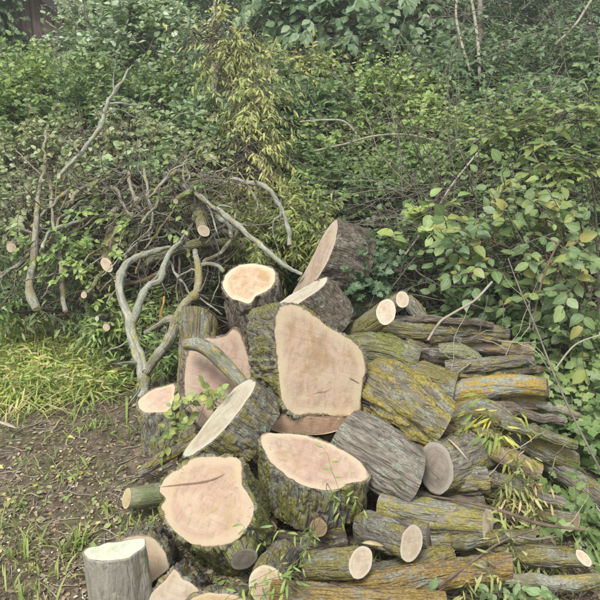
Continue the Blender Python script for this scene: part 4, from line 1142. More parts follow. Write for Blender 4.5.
# right side
bush('shrub', 'dense mid-green hedge behind the near shrub on the right', 'shrub', [(520, 160, 5.0, 75, 45, 0.45), (590, 200, 4.8, 50, 70, 0.45), (470, 200, 4.8, 45, 40, 0.4)], T_OVAL2, G_mid, 'mid', 820, 0.45, 12, 0.068)
bush('shrub', 'shadowy low bush behind the stacked branch logs', 'shrub', [(430, 275, 4.3, 50, 28, 0.3), (500, 280, 4.2, 50, 40, 0.3), (380, 265, 4.3, 30, 25, 0.25)], T_OVAL2, G_dark, 'dark', 560, 0.38, 12, 0.058)  # leaves take the dark green colours
bush('hazel_shrub', 'near shrub with large oval green and yellowing leaves reaching in from the right', 'shrub',
     [(520, 250, 3.3, 62, 42, 0.28), (470, 235, 3.35, 40, 22, 0.2), (570, 280, 3.1, 40, 45, 0.25), (560, 215, 3.3, 45, 30, 0.25)], T_OVAL, G_near, 'near', 100, 0.36, 8, 0.060, single=300, sv=0.45, droop=0.5, flop=0.2,
     base=(1.75, 3.6), stems=5, stem_r=0.011, twr=0.0035, tw=T_brown, upw=0.8, toward=0.75, dirb=(-0.5, -0.1, 0), rndn=0.45)
bush('hazel_shrub', 'yellow-green branch with flat toothed leaves at the upper right edge', 'shrub', [(560, 115, 3.6, 50, 14, 0.2), (510, 130, 3.7, 40, 8, 0.15), (580, 160, 3.5, 40, 16, 0.2)], T_OVAL,
     [(0.14, 0.205, 0.058), (0.175, 0.235, 0.065), (0.115, 0.175, 0.056), (0.21, 0.235, 0.075)], 'flat', 60, 0.36, 9, 0.062, single=260, droop=0.15, upw=1.6, rndn=0.25, toward=0.15, base=(1.9, 3.9), stems=3, stem_r=0.01, twr=0.003, dirb=(-0.7, 0, 0))
bush('bramble', 'pale green leafy sprig in front of the topmost log on its right', 'sprig', [(432, 215, 3.6, 20, 9, 0.1), (395, 236, 3.7, 14, 7, 0.08)], T_OVAL, [(0.20, 0.26, 0.07), (0.26, 0.31, 0.09), (0.15, 0.22, 0.07)], 'limey', 12, 0.24, 7, 0.085, single=120, stems=2, stem_r=0.006, twr=0.0025, base=(0.75, 4.0))
bush('bramble', 'ground-hugging bramble and ivy leaves at the lower right', 'bramble', [(570, 350, 3.3, 40, 40, 0.2), (585, 430, 2.9, 30, 40, 0.18), (530, 420, 2.95, 25, 18, 0.12), (575, 520, 2.45, 30, 30, 0.1)], T_IVY, G_mid, 'mid', 130, 0.3, 8, 0.052, single=300, tkey='ivy', stems=4, stem_r=0.006, twr=0.002, base=(1.3, 3.0), toward=0.6)
bush('shrub', 'small-leaved green plant between the logs and the near shrub', 'shrub', [(470, 320, 3.6, 45, 18, 0.15), (540, 340, 3.4, 30, 30, 0.2), (515, 370, 3.2, 22, 14, 0.12)], T_OVAL, G_mid, 'mid', 110, 0.3, 9, 0.052, single=280, stems=4, stem_r=0.005, twr=0.002)
bush('ivy', 'blue-green ivy growing over the base of the topmost log', 'ivy', [(360, 266, 3.3, 17, 16, 0.06), (366, 282, 3.25, 16, 12, 0.06), (354, 282, 3.22, 9, 9, 0.05)], T_IVY, [(0.032, 0.068, 0.030), (0.045, 0.088, 0.038), (0.060, 0.105, 0.046)], 'ivyb', 85, 0.18, 8, 0.038, single=300, tkey='ivy', stems=2, stem_r=0.004, twr=0.0015, toward=0.9, upw=0.6)
bush('ivy', 'dark ivy leaves in the hollow left of the largest log', 'ivy', [(259, 418, 2.50, 7, 16, 0.03), (252, 436, 2.46, 7, 7, 0.02)], T_IVY, [(0.025, 0.056, 0.026), (0.038, 0.078, 0.036), (0.05, 0.095, 0.045)], 'ivyd', 16, 0.07, 5, 0.030, single=120, tkey='ivy', stems=1, stem_r=0.003, twr=0.0012, toward=1.0, upw=0.4)
bush('sapling', 'small green-leaved shoot in front of the split pink face', 'sprig', [(192, 397, 2.62, 9, 9, 0.04), (214, 396, 2.58, 10, 12, 0.04), (180, 430, 2.62, 16, 14, 0.06)], T_OVAL, [(0.11, 0.18, 0.05), (0.17, 0.24, 0.07), (0.22, 0.25, 0.07)], 'shoot', 18, 0.13, 6, 0.036, single=150, stems=2, stem_r=0.003, twr=0.0012, toward=0.7)
bush('willow_sprig', 'yellow-green wilted willow leaves draped over the right branch logs', 'sprig', [(488, 420, 2.5, 14, 12, 0.05), (500, 440, 2.46, 12, 10, 0.05)], T_LANCE, [(0.22, 0.27, 0.05), (0.30, 0.33, 0.07), (0.38, 0.33, 0.05), (0.15, 0.22, 0.05)], 'wilt', 18, 0.17, 8, 0.058, single=200, tkey='lance', droop=1.6, flop=0.8, wid=1.0, stems=1, stem_r=0.003, twr=0.0013, toward=0.7, tw=T_green)
bush('willow_sprig', 'curling pale green willow leaves hanging beside the pale narrow log face', 'sprig', [(515, 475, 2.34, 16, 18, 0.06), (525, 505, 2.3, 18, 14, 0.06), (510, 540, 2.2, 20, 16, 0.06)], T_LANCE, [(0.18, 0.24, 0.07), (0.24, 0.29, 0.10), (0.14, 0.20, 0.07), (0.30, 0.30, 0.12)], 'wilt2', 22, 0.17, 8, 0.052, single=290, tkey='lance', droop=1.5, flop=0.8, wid=1.05, stems=1, stem_r=0.003, twr=0.0013, toward=0.7, tw=T_green)
bush('willow_sprig', 'green willow twig dangling over the front logs below the drum', 'sprig', [(335, 500, 2.06, 12, 16, 0.05), (310, 530, 2.0, 16, 12, 0.05), (285, 570, 1.86, 20, 16, 0.05)], T_LANCE, [(0.13, 0.20, 0.05), (0.18, 0.26, 0.07), (0.24, 0.28, 0.08)], 'wilt3', 16, 0.22, 7, 0.038, single=200, tkey='lance', droop=1.2, flop=0.5, wid=1.1, stems=1, stem_r=0.002, twr=0.0014, toward=0.5, tw=T_green, dirb=(-0.4, 0, 0))
bush('willow_sprig', 'wilted yellow willow shoots trailing over the lower right log ends', 'sprig', [(500, 500, 2.3, 18, 14, 0.05), (535, 480, 2.36, 16, 14, 0.05), (490, 565, 2.02, 24, 10, 0.05)], T_LANCE, [(0.24, 0.27, 0.08), (0.31, 0.31, 0.11), (0.18, 0.22, 0.07), (0.34, 0.28, 0.12)], 'wilt4', 26, 0.24, 8, 0.045, single=220, tkey='lance', droop=1.6, flop=0.8, wid=1.0, stems=1, stem_r=0.002, twr=0.0014, toward=0.6, tw=T_green)
bush('weed', 'broad green leaves at the bottom edge beside the orange log', 'weed', [(500, 590, 2.0, 22, 14, 0.05), (445, 590, 1.92, 30, 10, 0.05), (560, 590, 2.0, 30, 14, 0.05)], T_OVAL, [(0.09, 0.15, 0.06), (0.13, 0.20, 0.08), (0.16, 0.23, 0.10)], 'weed', 12, 0.11, 5, 0.034, single=150, stems=2, stem_r=0.002, twr=0.0012, toward=0.6)

# ------------------------------------------------------------------ branches in the brush heap
def branch(label, pp, rad, bark, wood=W_branch, faces=(1, 1), n0=None, n1=None, sides=(), n=16, m=44, group='cut branches of the brush heap', lump=0.12, crook=0.03, shoots=3):
    pts = px_pts(pp)
    root = tube_log('branch', label, pp, rad, bark, wood, n0, n1, faces, 0.0025, n, m, 'branch', group, None, 50.0, lump, crook=crook)
    for sp, sr in sides:
        tube_log('side_branch', None, sp, sr, bark, wood, faces=(0, 0), amp=0.002, n=12, m=26, root=root, crook=crook * 0.7)
    r0 = float(np.max(rad))
    Lt = np.linalg.norm(pts[-1] - pts[0])
    if Lt > 0.3:
        for k in range(shoots):
            u = rng.uniform(0.15, 0.85) * (len(pts) - 1)
            a_ = int(u); p = pts[a_] * (1 - u + a_) + pts[min(a_ + 1, len(pts) - 1)] * (u - a_)
            d_ = nrm(nrm(pts[-1] - pts[0]) * rng.choice([-0.6, 0.6]) + rng.normal(0, 0.7, 3) * np.array([1, .5, 1]))
            L_ = rng.uniform(0.08, 0.3)
            tube_log('side_branch', None, [tuple(p), tuple(p + d_ * L_ * 0.5 + rng.normal(0, 0.02, 3)), tuple(p + d_ * L_ + rng.normal(0, 0.04, 3))],
                     [min(r0 * 0.4, 0.007), min(r0 * 0.3, 0.005), 0.002], bark, wood, faces=(0, 0), amp=0.0, n=7, m=14, root=root, world=True, crook=0.03)
    return root
branch('long whitish bare branch slanting down to the back of the pile', [(166, 172, 3.85), (183, 185, 3.75), (200, 197, 3.65), (214, 208, 3.6), (230, 220, 3.55), (250, 235, 3.5), (262, 247, 3.46), (275, 260, 3.42), (286, 268, 3.4), (301, 273, 3.38)],
       [0.007, 0.009, 0.010, 0.011, 0.013, 0.014, 0.014, 0.013, 0.011, 0.007], B_pale, m=70, shoots=0, sides=[([(183, 185, 3.75), (190, 178, 3.75), (187, 170, 3.76)], [0.007, 0.005, 0.003]), ([(214, 208, 3.6), (222, 205, 3.6), (232, 208, 3.58)], [0.006, 0.004, 0.003])])
branch('pale crooked branch forking in a Y down to the low stump', [(170, 248, 3.55), (146, 255, 3.45), (126, 263, 3.36), (121, 275, 3.33), (120, 290, 3.3), (125, 309, 3.26), (132, 330, 3.22), (135.5, 353, 3.18), (144, 370, 3.14), (145, 388, 3.1), (140, 398, 3.08)],
       [0.010, 0.014, 0.019, 0.020, 0.020, 0.021, 0.022, 0.023, 0.023, 0.022, 0.019], B_pale, m=80, n=20,
       sides=[([(133, 322, 3.23), (138, 306, 3.22), (144, 292, 3.22), (150, 284, 3.25), (160, 279, 3.3), (164, 266, 3.34), (170, 254, 3.38), (180, 242, 3.42)], [0.018, 0.017, 0.016, 0.017, 0.016, 0.015, 0.013, 0.009]),
              ([(132, 330, 3.22), (137, 345, 3.17), (143, 357, 3.13), (147, 371, 3.1)], [0.014, 0.014, 0.014, 0.013])])
branch('lichen-spotted grey branch standing right of the pale forked one', [(147, 374, 3.11), (158, 355, 3.12), (169, 342, 3.12), (174, 326, 3.14), (178, 314, 3.17), (186, 302, 3.2), (194, 293, 3.22), (199, 278, 3.26), (198, 264, 3.3), (195, 252, 3.36)],
       [0.023, 0.023, 0.021, 0.023, 0.021, 0.023, 0.021, 0.020, 0.017, 0.011], B_twig, m=80, n=20, lump=0.2, sides=[([(199, 268, 3.28), (209, 264, 3.3), (218, 265, 3.3), (224, 272, 3.3)], [0.012, 0.011, 0.010, 0.007]), ([(177, 318, 3.16), (166, 320, 3.2), (156, 326, 3.24), (146, 333, 3.28)], [0.016, 0.015, 0.014, 0.012])])
branch('short thick branch stub with orange lichen and a sawn lower end', [(186, 190, 3.9), (192, 202, 3.8), (200, 215, 3.68), (204, 230, 3.58)], [0.026, 0.033, 0.036, 0.032], B_lich2, n1=(0.1, -0.4, 0.9))
branch('mossy branch arching along the top of the heap', [(196, 178, 4.1), (181, 185, 4.0), (167, 194, 3.95), (153, 208, 3.9), (137, 214, 3.9), (113, 221, 3.95), (90, 232, 4.0)], [0.02, 0.028, 0.03, 0.028, 0.026, 0.022, 0.016], B_moss, m=60)
branch('mossy hanging stub with a round pale sawn end', [(118, 208, 3.9), (114, 225, 3.75), (111, 240, 3.65), (107, 264, 3.52)], [0.032, 0.036, 0.038, 0.032], B_lich2, n1=(-0.1, -0.3, 0.95))
branch('smaller stub with a pale end close beside the round sawn one', [(128, 232, 3.8), (122, 242, 3.7), (117.5, 250.5, 3.6)], [0.018, 0.02, 0.02], B_lich2, n1=(0.1, -0.2, 0.95))
branch('olive branch reaching level to the right over the dark hollow', [(136, 270, 3.7), (150, 263, 3.66), (166, 254, 3.64), (195, 244, 3.66), (221, 241, 3.72), (240, 246, 3.76)], [0.016, 0.022, 0.024, 0.026, 0.022, 0.014], B_moss, m=50)
branch('thin pale stem hanging straight down over the heap', [(144, 168, 3.72), (147, 190, 3.66), (151, 211, 3.62), (150, 226, 3.6), (149, 238, 3.58)], [0.007, 0.008, 0.008, 0.008, 0.007], B_pale)
branch('thick grey-green upright stem, the left one of two at the left edge', [(46, 130, 4.3), (42, 180, 3.8), (35, 225, 3.58), (33, 264, 3.5), (30, 283, 3.46), (31, 297, 3.44), (36, 309, 3.42)], [0.008, 0.010, 0.016, 0.018, 0.019, 0.019, 0.023], B_twig, m=50)
branch('slimmer upright stem leaning beside the thick grey-green one', [(44, 150, 4.2), (52, 205, 3.7), (59, 257, 3.54), (61, 283, 3.5), (63, 299, 3.48), (66, 312, 3.46)], [0.007, 0.009, 0.011, 0.012, 0.012, 0.013], B_twig)
branch('thin twig curving out of the left edge of the frame', [(-6, 281, 3.8), (14, 269, 3.8), (27, 255, 3.82), (30, 234, 3.86)], [0.009, 0.010, 0.010, 0.008], B_twig)
branch('pale peeled branch rising through the leaves at the upper left', [(58, 177, 3.7), (74, 161, 3.78), (80, 154, 3.8), (93, 135, 3.9), (103, 121, 3.95), (108, 106, 4.0), (110, 96, 4.05), (120, 83, 4.1), (131, 67, 4.2)], [0.012, 0.012, 0.012, 0.011, 0.011, 0.010, 0.009, 0.008, 0.005], B_pale, m=70, n0=(-0.3, -0.4, 0.86),
       sides=[([(109, 104, 4.02), (122, 103, 4.02), (137, 105, 4.05)], [0.007, 0.006, 0.004]), ([(80, 154, 3.8), (72, 144, 3.8), (70, 136, 3.8)], [0.007, 0.005, 0.003])])
branch('peeled white-tipped twig lying low in the heap', [(97, 318, 3.42), (109, 316, 3.64), (127, 314, 3.68)], [0.013, 0.014, 0.013], B_twig, W_white, n0=(-0.8, 0, 0.6))
branch('brown level branch low in the heap', [(98, 287, 3.55), (125, 283, 3.7), (152, 276, 3.68), (170, 270, 3.7)], [0.012, 0.014, 0.013, 0.01], B_pink)
branch('dark twisted branch in the hollow behind the forked one', [(146, 333, 3.4), (160, 324, 3.4), (174, 321, 3.42), (190, 310, 3.48)], [0.016, 0.018, 0.016, 0.012], B_dark)
branch('orange dead twig hanging in the dark hollow', [(165, 296, 3.45), (164, 308, 3.4), (160, 322, 3.38)], [0.006, 0.007, 0.008], twig_mat('twig_orange', (0.30, 0.17, 0.05), (0.42, 0.26, 0.08)))
for lab, pp, r in [('pinkish round branch end facing out of the lower left heap', [(85, 295, 3.45), (89, 292, 3.6), (95, 288, 3.95)], 0.018),
                   ('round branch end just above the low green plants', [(106, 327, 3.4), (109, 324, 3.7), (114, 320, 3.9)], 0.016),
                   ('small branch end high in the leaves at the left', [(69, 195, 3.72), (71, 192, 4.25), (75, 188, 4.5)], 0.015),
                   ('pale branch end right of the small high one', [(84, 190, 3.72), (87, 187, 4.25), (92, 182, 4.5)], 0.017),
                   ('reddish branch end near the pale forked branch', [(115, 279, 3.5), (120, 277, 3.72), (128, 274, 3.9)], 0.014),
                   ('dull branch end near the left edge of the heap', [(12, 248, 3.6), (16, 243, 4.1), (24, 236, 4.3)], 0.026)]:
    branch(lab, pp, r, B_twig, W_pale, n0=(-0.2, -0.1, 0.97))

heap = 'crooked branches tangled in the brush heap'
for i in range(62):
    # they arch out of the heap's top and come down towards the front
    x0 = rng.uniform(95, 232); y0 = rng.uniform(172, 250)
    dx = -rng.uniform(30, 120) if rng.uniform() < 0.8 else rng.uniform(20, 70)
    x1 = x0 + dx; y1 = y0 + rng.uniform(10, 80)
    y1 = min(y1, 330)
    dA = rng.uniform(3.75, 4.25); dB = rng.uniform(3.42, 3.8)
    if x1 > 205 and y1 > 250: x1 = 205
    hump = rng.uniform(4, 26)
    pp = [(x0, y0, dA), (x0 + dx * 0.33 + rng.normal(0, 5), y0 + (y1 - y0) * 0.18 - hump * 0.5, dA * 0.66 + dB * 0.34),
          (x0 + dx * 0.7 + rng.normal(0, 6), y0 + (y1 - y0) * 0.5 - hump * 0.6, dA * 0.3 + dB * 0.7), (x1, y1, dB)]
    r0 = 0.0045 + 0.0135 * rng.uniform() ** 1.7
    bk = [B_twig, B_gray, B_twig, B_moss, B_pale][i % 5]
    look = ['grey', 'dark furrowed', 'dull grey-brown', 'mossy green', 'pale'][i % 5]
    thick = 'thick' if r0 > 0.012 else ('slender' if r0 < 0.007 else 'middling')
    lb = thick + ' crooked ' + look + ' branch ' + ('with a sawn end' if i % 2 else 'tapering to a twig') + ', tangled in the brush heap'
    branch(lb, pp, [r0 * 0.75, r0, r0 * 0.95, r0 * 0.8] if i % 2 else [r0, r0 * 0.85, r0 * 0.6, r0 * 0.3], bk, W_pale, faces=(0, 1 if i % 2 else 0), n=12, m=36, group=heap, lump=0.2, crook=0.04, shoots=5)

# uncountable thin brush: crooked twigs through the heap
def tangle(name, label, boxes, cnt, rlo, rhi, llo, lhi, mat, wig=0.35, up=0.0, k=8, droop=0.2):
    allP, allR = [], []
    for (x0, x1, y0, y1, d0, d1), c_ in zip(boxes, cnt):
        px = rng.uniform(x0, x1, c_); py = rng.uniform(y0, y1, c_); dd = rng.uniform(d0, d1, c_)
        st = np.array([P(a, b, c__) for a, b, c__ in zip(px, py, dd)])
        dr = rng.normal(0, 1, (c_, 3)) * np.array([1, 0.5, 0.7]) + np.array([0, 0, up])
        tw = spray_twigs(st, dr, rng.uniform(llo, lhi, c_), k, droop, wig)
        tw[..., 2] = np.maximum(tw[..., 2], H(tw[..., 0], tw[..., 1]) + 0.005)
        allP.append(tw)
        r0 = rng.uniform(rlo, rhi, c_) ** 1.0
        allR.append(r0[:, None] * np.linspace(1, 0.4, k)[None])
    V, F = tubes_np(np.concatenate(allP), np.concatenate(allR), 5)
    o = link(name, mesh_np(name, V, F, mat=mat))
    return tag(o, label, None, None, 'stuff')
tangle('brushwood', 'tangle of thin grey and brown twigs filling the brush heap', [(0, 230, 160, 320, 3.75, 4.7), (100, 220, 175, 300, 3.6, 4.2), (0, 110, 190, 320, 3.7, 4.3)], [190, 380, 80], 0.0010, 0.0042, 0.2, 0.6, T_grey, 0.2)
tangle('brushwood', 'dark thin twigs deep in the heap', [(90, 230, 200, 340, 3.7, 4.5)], [160], 0.0015, 0.007, 0.25, 0.7, T_brown)
tangle('dry_stems', 'thin dry stems and bramble canes on the bank at the right', [(400, 500, 180, 320, 3.7, 4.8), (430, 600, 0, 110, 5.0, 8.0), (480, 600, 240, 420, 3.3, 4.2), (300, 480, 120, 230, 5.0, 5.6)], [170, 120, 90, 60], 0.0018, 0.005, 0.5, 1.4, T_grey, 0.16, 0.5, 8, 0.5)
tangle('dry_stems', 'pale thin twigs strewn in the branch logs', [(395, 540, 335, 380, 2.9, 3.2), (430, 600, 440, 600, 2.2, 2.6)], [26, 24], 0.0015, 0.004, 0.15, 0.5, T_palew, 0.25, 0.0, 8, 0.2)
# named long stems on the right
def stem(label, pp, rad, mat, cat='twig', group=None):
    V, F, bc, *_ = tube_geo(px_pts(pp), np.full(len(pp), rad) if np.isscalar(rad) else np.array(rad), 8, 40, 0.0, 1.0, lump=0.1)
    o = link('twig', mesh_np('twig', V, F, {'bc': bc, 'ht': np.concatenate(LAST_HT)}, mat=mat))
    return tag(o, label, cat, group)
stem('long pale twig slanting down the right side in front of the leaves', [(508, 258, 2.9), (520, 290, 2.8), (535, 325, 2.7), (553, 372, 2.6), (570, 410, 2.52), (590, 450, 2.45), (612, 492, 2.4)], [0.002, 0.003, 0.0035, 0.004, 0.004, 0.0045, 0.0045], T_grey)
stem('dark curved twig across the pale narrow log face to the right', [(430, 496, 2.3), (470, 503, 2.18), (505, 512, 2.14), (540, 524, 2.12), (585, 530, 2.12)], [0.004, 0.005, 0.006, 0.006, 0.004], T_brown)
stem('thin twig curving down in front of the orange log', [(540, 528, 2.12), (505, 540, 2.1), (480, 556, 2.06), (450, 578, 2.0), (420, 600, 1.94)], 0.004, T_brown)
stem('tall bare stem, leftmost of the pale ones at the top right', [(458, -8, 6.4), (456, 15, 6.4), (462, 45, 6.3), (470, 70, 6.2)], 0.013, T_palew)
stem('tall bare stem bent at its top right of the first', [(470, -8, 6.3), (475, 20, 6.3), (478, 45, 6.2), (480, 80, 6.1)], 0.016, T_palew)
stem('thick brownish bare stem between the tall pale ones', [(480, -8, 6.5), (480, 25, 6.45), (479, 60, 6.4), (480, 110, 6.3)], 0.028, T_grey)
stem('bare cane leaning left at the top right corner', [(595, -6, 6), (585, 10, 6), (575, 25, 6), (555, 45, 6)], 0.012, T_palew)
stem('grey arching cane across the middle of the bank', [(300, 122, 5.2), (325, 120, 5.1), (345, 122, 5.1), (360, 138, 5.1)], 0.008, T_palew)
stem('long grey cane lying level in the bramble leaves', [(310, 152, 4.9), (345, 144, 4.9), (375, 136, 4.9), (410, 135, 4.95), (450, 145, 5.0)], 0.008, T_palew)
stem('dead cane slanting up right above the stacked branches', [(405, 255, 4.0), (430, 220, 4.1), (452, 185, 4.2), (480, 150, 4.4)], 0.007, T_palew)
stem('thin brown shoot rising in the middle of the near shrub', [(533, 330, 3.0), (537, 300, 3.0), (548, 265, 3.0), (560, 240, 3.0)], 0.005, T_brown)
stem('thin bent twig at the right behind the slanting pale twig', [(556, 368, 2.9), (575, 345, 2.9), (600, 335, 2.95)], 0.004, T_palew)
stem('thin tan twig running back from the pale oval ends to the right', [(428, 340, 3.0), (440, 322, 3.0), (455, 312, 3.02), (475, 300, 3.05), (492, 282, 3.1)], 0.006, T_palew)

# ------------------------------------------------------------------ ground cover
def on_ground(px, py):
    r = ray(px, py)
    tt = -CAMH / r[2]
    p = C0 + r * tt
    return p[0], p[1]

def ground_leaves(name, label, T, cols, key, xy, size, sv=0.4, wid=1.0, flat=1.4, lift=0.008, transl=0.25, rn=0.5):
    n = len(xy)
    z = H(xy[:, 0], xy[:, 1]) + rng.uniform(0.002, lift, n)
    pos = np.stack([xy[:, 0], xy[:, 1], z], -1)
    an = rng.uniform(0, 2 * math.pi, n)
    d = np.stack([np.cos(an), np.sin(an), rng.normal(0.08, 0.15, n)], -1)
    nn = np.stack([rng.normal(0, rn, n), rng.normal(0, rn, n), np.full(n, flat)], -1)
    V, F, r = leaves_np(T, pos, d, nn, size * rng.uniform(1 - sv, 1 + sv, n), wid)
    o = link(name, mesh_np(name, V, F, {'rnd': r}, smooth=False, mat=lm(key, cols, False, transl, 0.7)))
    return tag(o, label, None, None, 'stuff')

def scatter(px0, px1, py0, py1, n, clump=0.0, ncl=10):
    px = rng.uniform(px0, px1, n); py = rng.uniform(py0, py1, n)
    if clump:
        cx = rng.uniform(px0, px1, ncl); cy = rng.uniform(py0, py1, ncl)
        w = rng.integers(0, ncl, n)
        px = cx[w] + rng.normal(0, clump, n); py = cy[w] + rng.normal(0, clump * 0.6, n)
    return np.array([on_ground(a, b) for a, b in zip(px, py)])

D_dry = [(0.16, 0.125, 0.08), (0.24, 0.195, 0.12), (0.11, 0.085, 0.058), (0.28, 0.24, 0.15), (0.17, 0.12, 0.08), (0.13, 0.11, 0.07), (0.22, 0.19, 0.08)]
ground_leaves('leaf_litter', 'dry brown and tan leaf bits over the trodden soil', T_FAR, D_dry, 'dry', scatter(-80, 620, 370, 640, 9000), 0.017, 0.6)
ground_leaves('leaf_litter', 'fallen yellow leaves scattered on the soil', T_OVAL2, [(0.40, 0.32, 0.08), (0.45, 0.38, 0.16), (0.30, 0.27, 0.08)], 'fallen', scatter(-60, 260, 390, 620, 70), 0.026, 0.4)
ground_leaves('leaf_litter', 'small green leaves scattered on the soil', T_OVAL2, [(0.10, 0.16, 0.05), (0.15, 0.21, 0.07), (0.20, 0.24, 0.08)], 'fresh', scatter(-60, 620, 390, 620, 420, 14, 34), 0.030, 0.4)
ground_leaves('wood_chips', 'small pale wood chips and sawdust crumbs on the soil beside the logs', T_FAR, [(0.40, 0.32, 0.22), (0.46, 0.38, 0.26), (0.34, 0.26, 0.17)], 'chips', np.concatenate([scatter(60, 300, 440, 620, 420), scatter(-20, 120, 410, 600, 110)]), 0.010, 0.6, 1.0, 1.2, 0.006, 0.0)
xy = scatter(-90, 620, 372, 640, 900)
an = rng.uniform(0, 2 * math.pi, 900); Ls = rng.uniform(0.03, 0.16, 900)
zz = H(xy[:, 0], xy[:, 1])
st = np.stack([xy[:, 0], xy[:, 1], zz + 0.004], -1)
tw_ = spray_twigs(st, np.stack([np.cos(an), np.sin(an), 0 * an], -1), Ls, 5, 0.0, 0.15)
tw_[..., 2] = H(tw_[..., 0], tw_[..., 1]) + 0.004 + np.abs(rng.normal(0, 0.004, tw_.shape[:2]))
V, F = tubes_np(tw_, np.tile(np.linspace(0.0022, 0.001, 5)[None], (900, 1)) * rng.uniform(0.5, 1.5, (900, 1)), 4)
tag(link('twig_litter', mesh_np('twig_litter', V, F, mat=T_palew)), 'broken twig bits strewn over the soil', None, None, 'stuff')

def blades(name, label, cx, cy, n, spread, h, w, cols, key, lean=0.6, k=5):
    """grass blades in clumps given as picture points on the ground"""
    c_ = np.array([on_ground(a, b) for a, b in zip(cx, cy)])
    wch = rng.integers(0, len(c_), n)
    xy = c_[wch] + rng.normal(0, 1, (n, 2)) * np.array(spread)[wch][:, None]
    z = H(xy[:, 0], xy[:, 1])
    p0 = np.stack([xy[:, 0], xy[:, 1], z - 0.003], -1)
    an = rng.uniform(0, 2 * math.pi, n)
    hd = np.stack([np.cos(an), np.sin(an), 0 * an], -1)
    L = h * rng.uniform(0.45, 1.2, n)
    ln = lean * rng.uniform(0.3, 1.6, n)
    s = np.linspace(0, 1, k)
    ctr = p0[:, None] + (hd[:, None] * (ln[:, None] * s[None] ** 1.6)[..., None] + np.array([0, 0, 1.0]) * (s[None] - 0.55 * ln[:, None] * s[None] ** 2.2)[..., None]) * L[:, None, None]
    ctr[..., 2] = np.maximum(ctr[..., 2], H(ctr[..., 0], ctr[..., 1]) + 0.003)
    sdv = np.cross(hd, [0, 0, 1.0]) + rng.normal(0, 0.3, (n, 3))
    ww = w * rng.uniform(0.6, 1.4, n)[:, None] * np.array([0.7, 1, 0.9, 0.6, 0.05])[None]
    V = np.stack([ctr + sdv[:, None] * ww[..., None], ctr - sdv[:, None] * ww[..., None]], 2).reshape(-1, 3)
    f = np.array([(2 * i, 2 * i + 1, 2 * i + 3, 2 * i + 2) for i in range(k - 1)])
    F = (f[None] + (np.arange(n) * 2 * k)[:, None, None]).reshape(-1, 4)
    r = np.repeat(rng.uniform(0, 1, n), 2 * k)
    o = link(name, mesh_np(name, V, F, {'rnd': r}, smooth=False, mat=lm(key, cols, False, 0.35, 0.6)))
    return tag(o, label, None, None, 'stuff')
GR = [(0.12, 0.18, 0.045), (0.18, 0.25, 0.06), (0.25, 0.29, 0.08), (0.15, 0.20, 0.06)]
blades('grass', 'green grass tufts at the lower left edge', [15, 30, 8, 45, 20, 35, 70, 82], [560, 548, 590, 575, 535, 600, 552, 545], 190, [.04, .04, .05, .04, .04, .05, .02, .02], 0.10, 0.003, GR, 'grass')
blades('grass', 'sparse grass wisps across the trodden soil', [40, 60, 20, 95, 110, 60, 130, 20, 75, 100, 140], [470, 480, 500, 470, 520, 440, 440, 420, 415, 430, 530], 300, [.05] * 11, 0.08, 0.003, GR, 'grass')
YG = [(0.27, 0.33, 0.07), (0.36, 0.39, 0.10), (0.17, 0.25, 0.06), (0.40, 0.37, 0.16), (0.14, 0.20, 0.06), (0.31, 0.27, 0.15), (0.22, 0.29, 0.07)]
gx = list(rng.uniform(-20, 118, 70)); gy = list(rng.uniform(336, 394, 70))
blades('grass', 'flattened yellow-green grass mat before the brush heap', gx, gy, 5200, [.13] * 70, 0.15, 0.004, YG, 'ygrass', 1.25)
ground_leaves('grass', 'wilted yellow-green willow leaves lying thick on the grass mat', T_LANCE, YG, 'ygrass', scatter(-30, 125, 333, 400, 4200), 0.06, 0.4, 0.75, 0.7, 0.14, 0.3, 0.9)
gx = list(rng.uniform(-20, 145, 40)); gy = list(rng.uniform(322, 372, 40))
blades('grass', 'longer green grass at the foot of the brush heap', gx, gy, 1500, [.08] * 40, 0.2, 0.0035, GR, 'grass', 0.8)
gx = list(rng.uniform(380, 620, 50)); gy = list(rng.uniform(420, 620, 50))
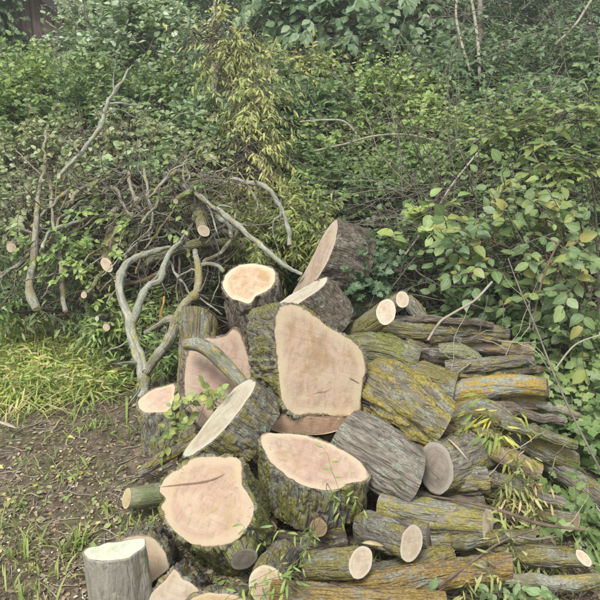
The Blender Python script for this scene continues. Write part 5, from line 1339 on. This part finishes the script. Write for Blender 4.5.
blades('grass', 'thin grass among the branch logs on the right', gx, gy, 520, [.05] * 50, 0.11, 0.0028, GR, 'grass', 0.8)

# undergrowth hugging the whole bank so that no bare earth wall shows
def undergrowth(label, n, x0, x1, y0, y1, hgt, size, cols, key, T=T_FAR):
    xy = np.stack([rng.uniform(x0, x1, n), rng.uniform(y0, y1, n)], -1)
    dens = fbm(np.stack([xy[:, 0] * 1.6, xy[:, 1] * 1.6, 0 * xy[:, 0]], -1), 2)
    z = H(xy[:, 0], xy[:, 1]) + rng.uniform(0, 1, n) ** 1.5 * hgt * (0.3 + 1.4 * dens)
    pos = np.stack([xy[:, 0], xy[:, 1], z], -1)
    an = rng.uniform(0, 2 * math.pi, n)
    d = np.stack([np.cos(an), np.sin(an), rng.normal(0, 0.4, n)], -1)
    nn = np.stack([rng.normal(0, .5, n), rng.normal(-.4, .5, n), np.full(n, 1.0)], -1)
    V, F, r = leaves_np(T, pos, d, nn, size * rng.uniform(.6, 1.4, n))
    o = link('undergrowth', mesh_np('undergrowth', V, F, {'rnd': r}, smooth=False, mat=lm(key, cols)))
    return tag(o, label, None, None, 'stuff')
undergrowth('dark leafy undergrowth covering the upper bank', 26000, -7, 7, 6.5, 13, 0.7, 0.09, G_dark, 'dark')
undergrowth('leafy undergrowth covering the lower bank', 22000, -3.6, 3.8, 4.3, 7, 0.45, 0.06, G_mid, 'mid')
undergrowth('ivy and small weeds on the ground at the right', 1700, 0.9, 2.2, 2.1, 4.2, 0.10, 0.045, G_mid, 'mid', T_IVY)

# thin volume added to lift the blacks and soften contrast
hz = NT('added_haze')
vol = hz.n('VolumePrincipled')
vol.inputs['Color'].default_value = (0.93, 0.95, 0.93, 1)
vol.inputs['Density'].default_value = HAZE
vol.inputs['Anisotropy'].default_value = 0.2
hz.l(vol.outputs[0], hz.out.inputs['Volume'])
hz.t.nodes.remove(hz.b)
v, f = box(0, 30, 3.5, 130, 130, 11.0)
tag(link('haze', mesh_np('haze', v, f, smooth=False, mat=hz.m)), 'thin pale veil added over the bank to lift the blacks', None, None, 'stuff')
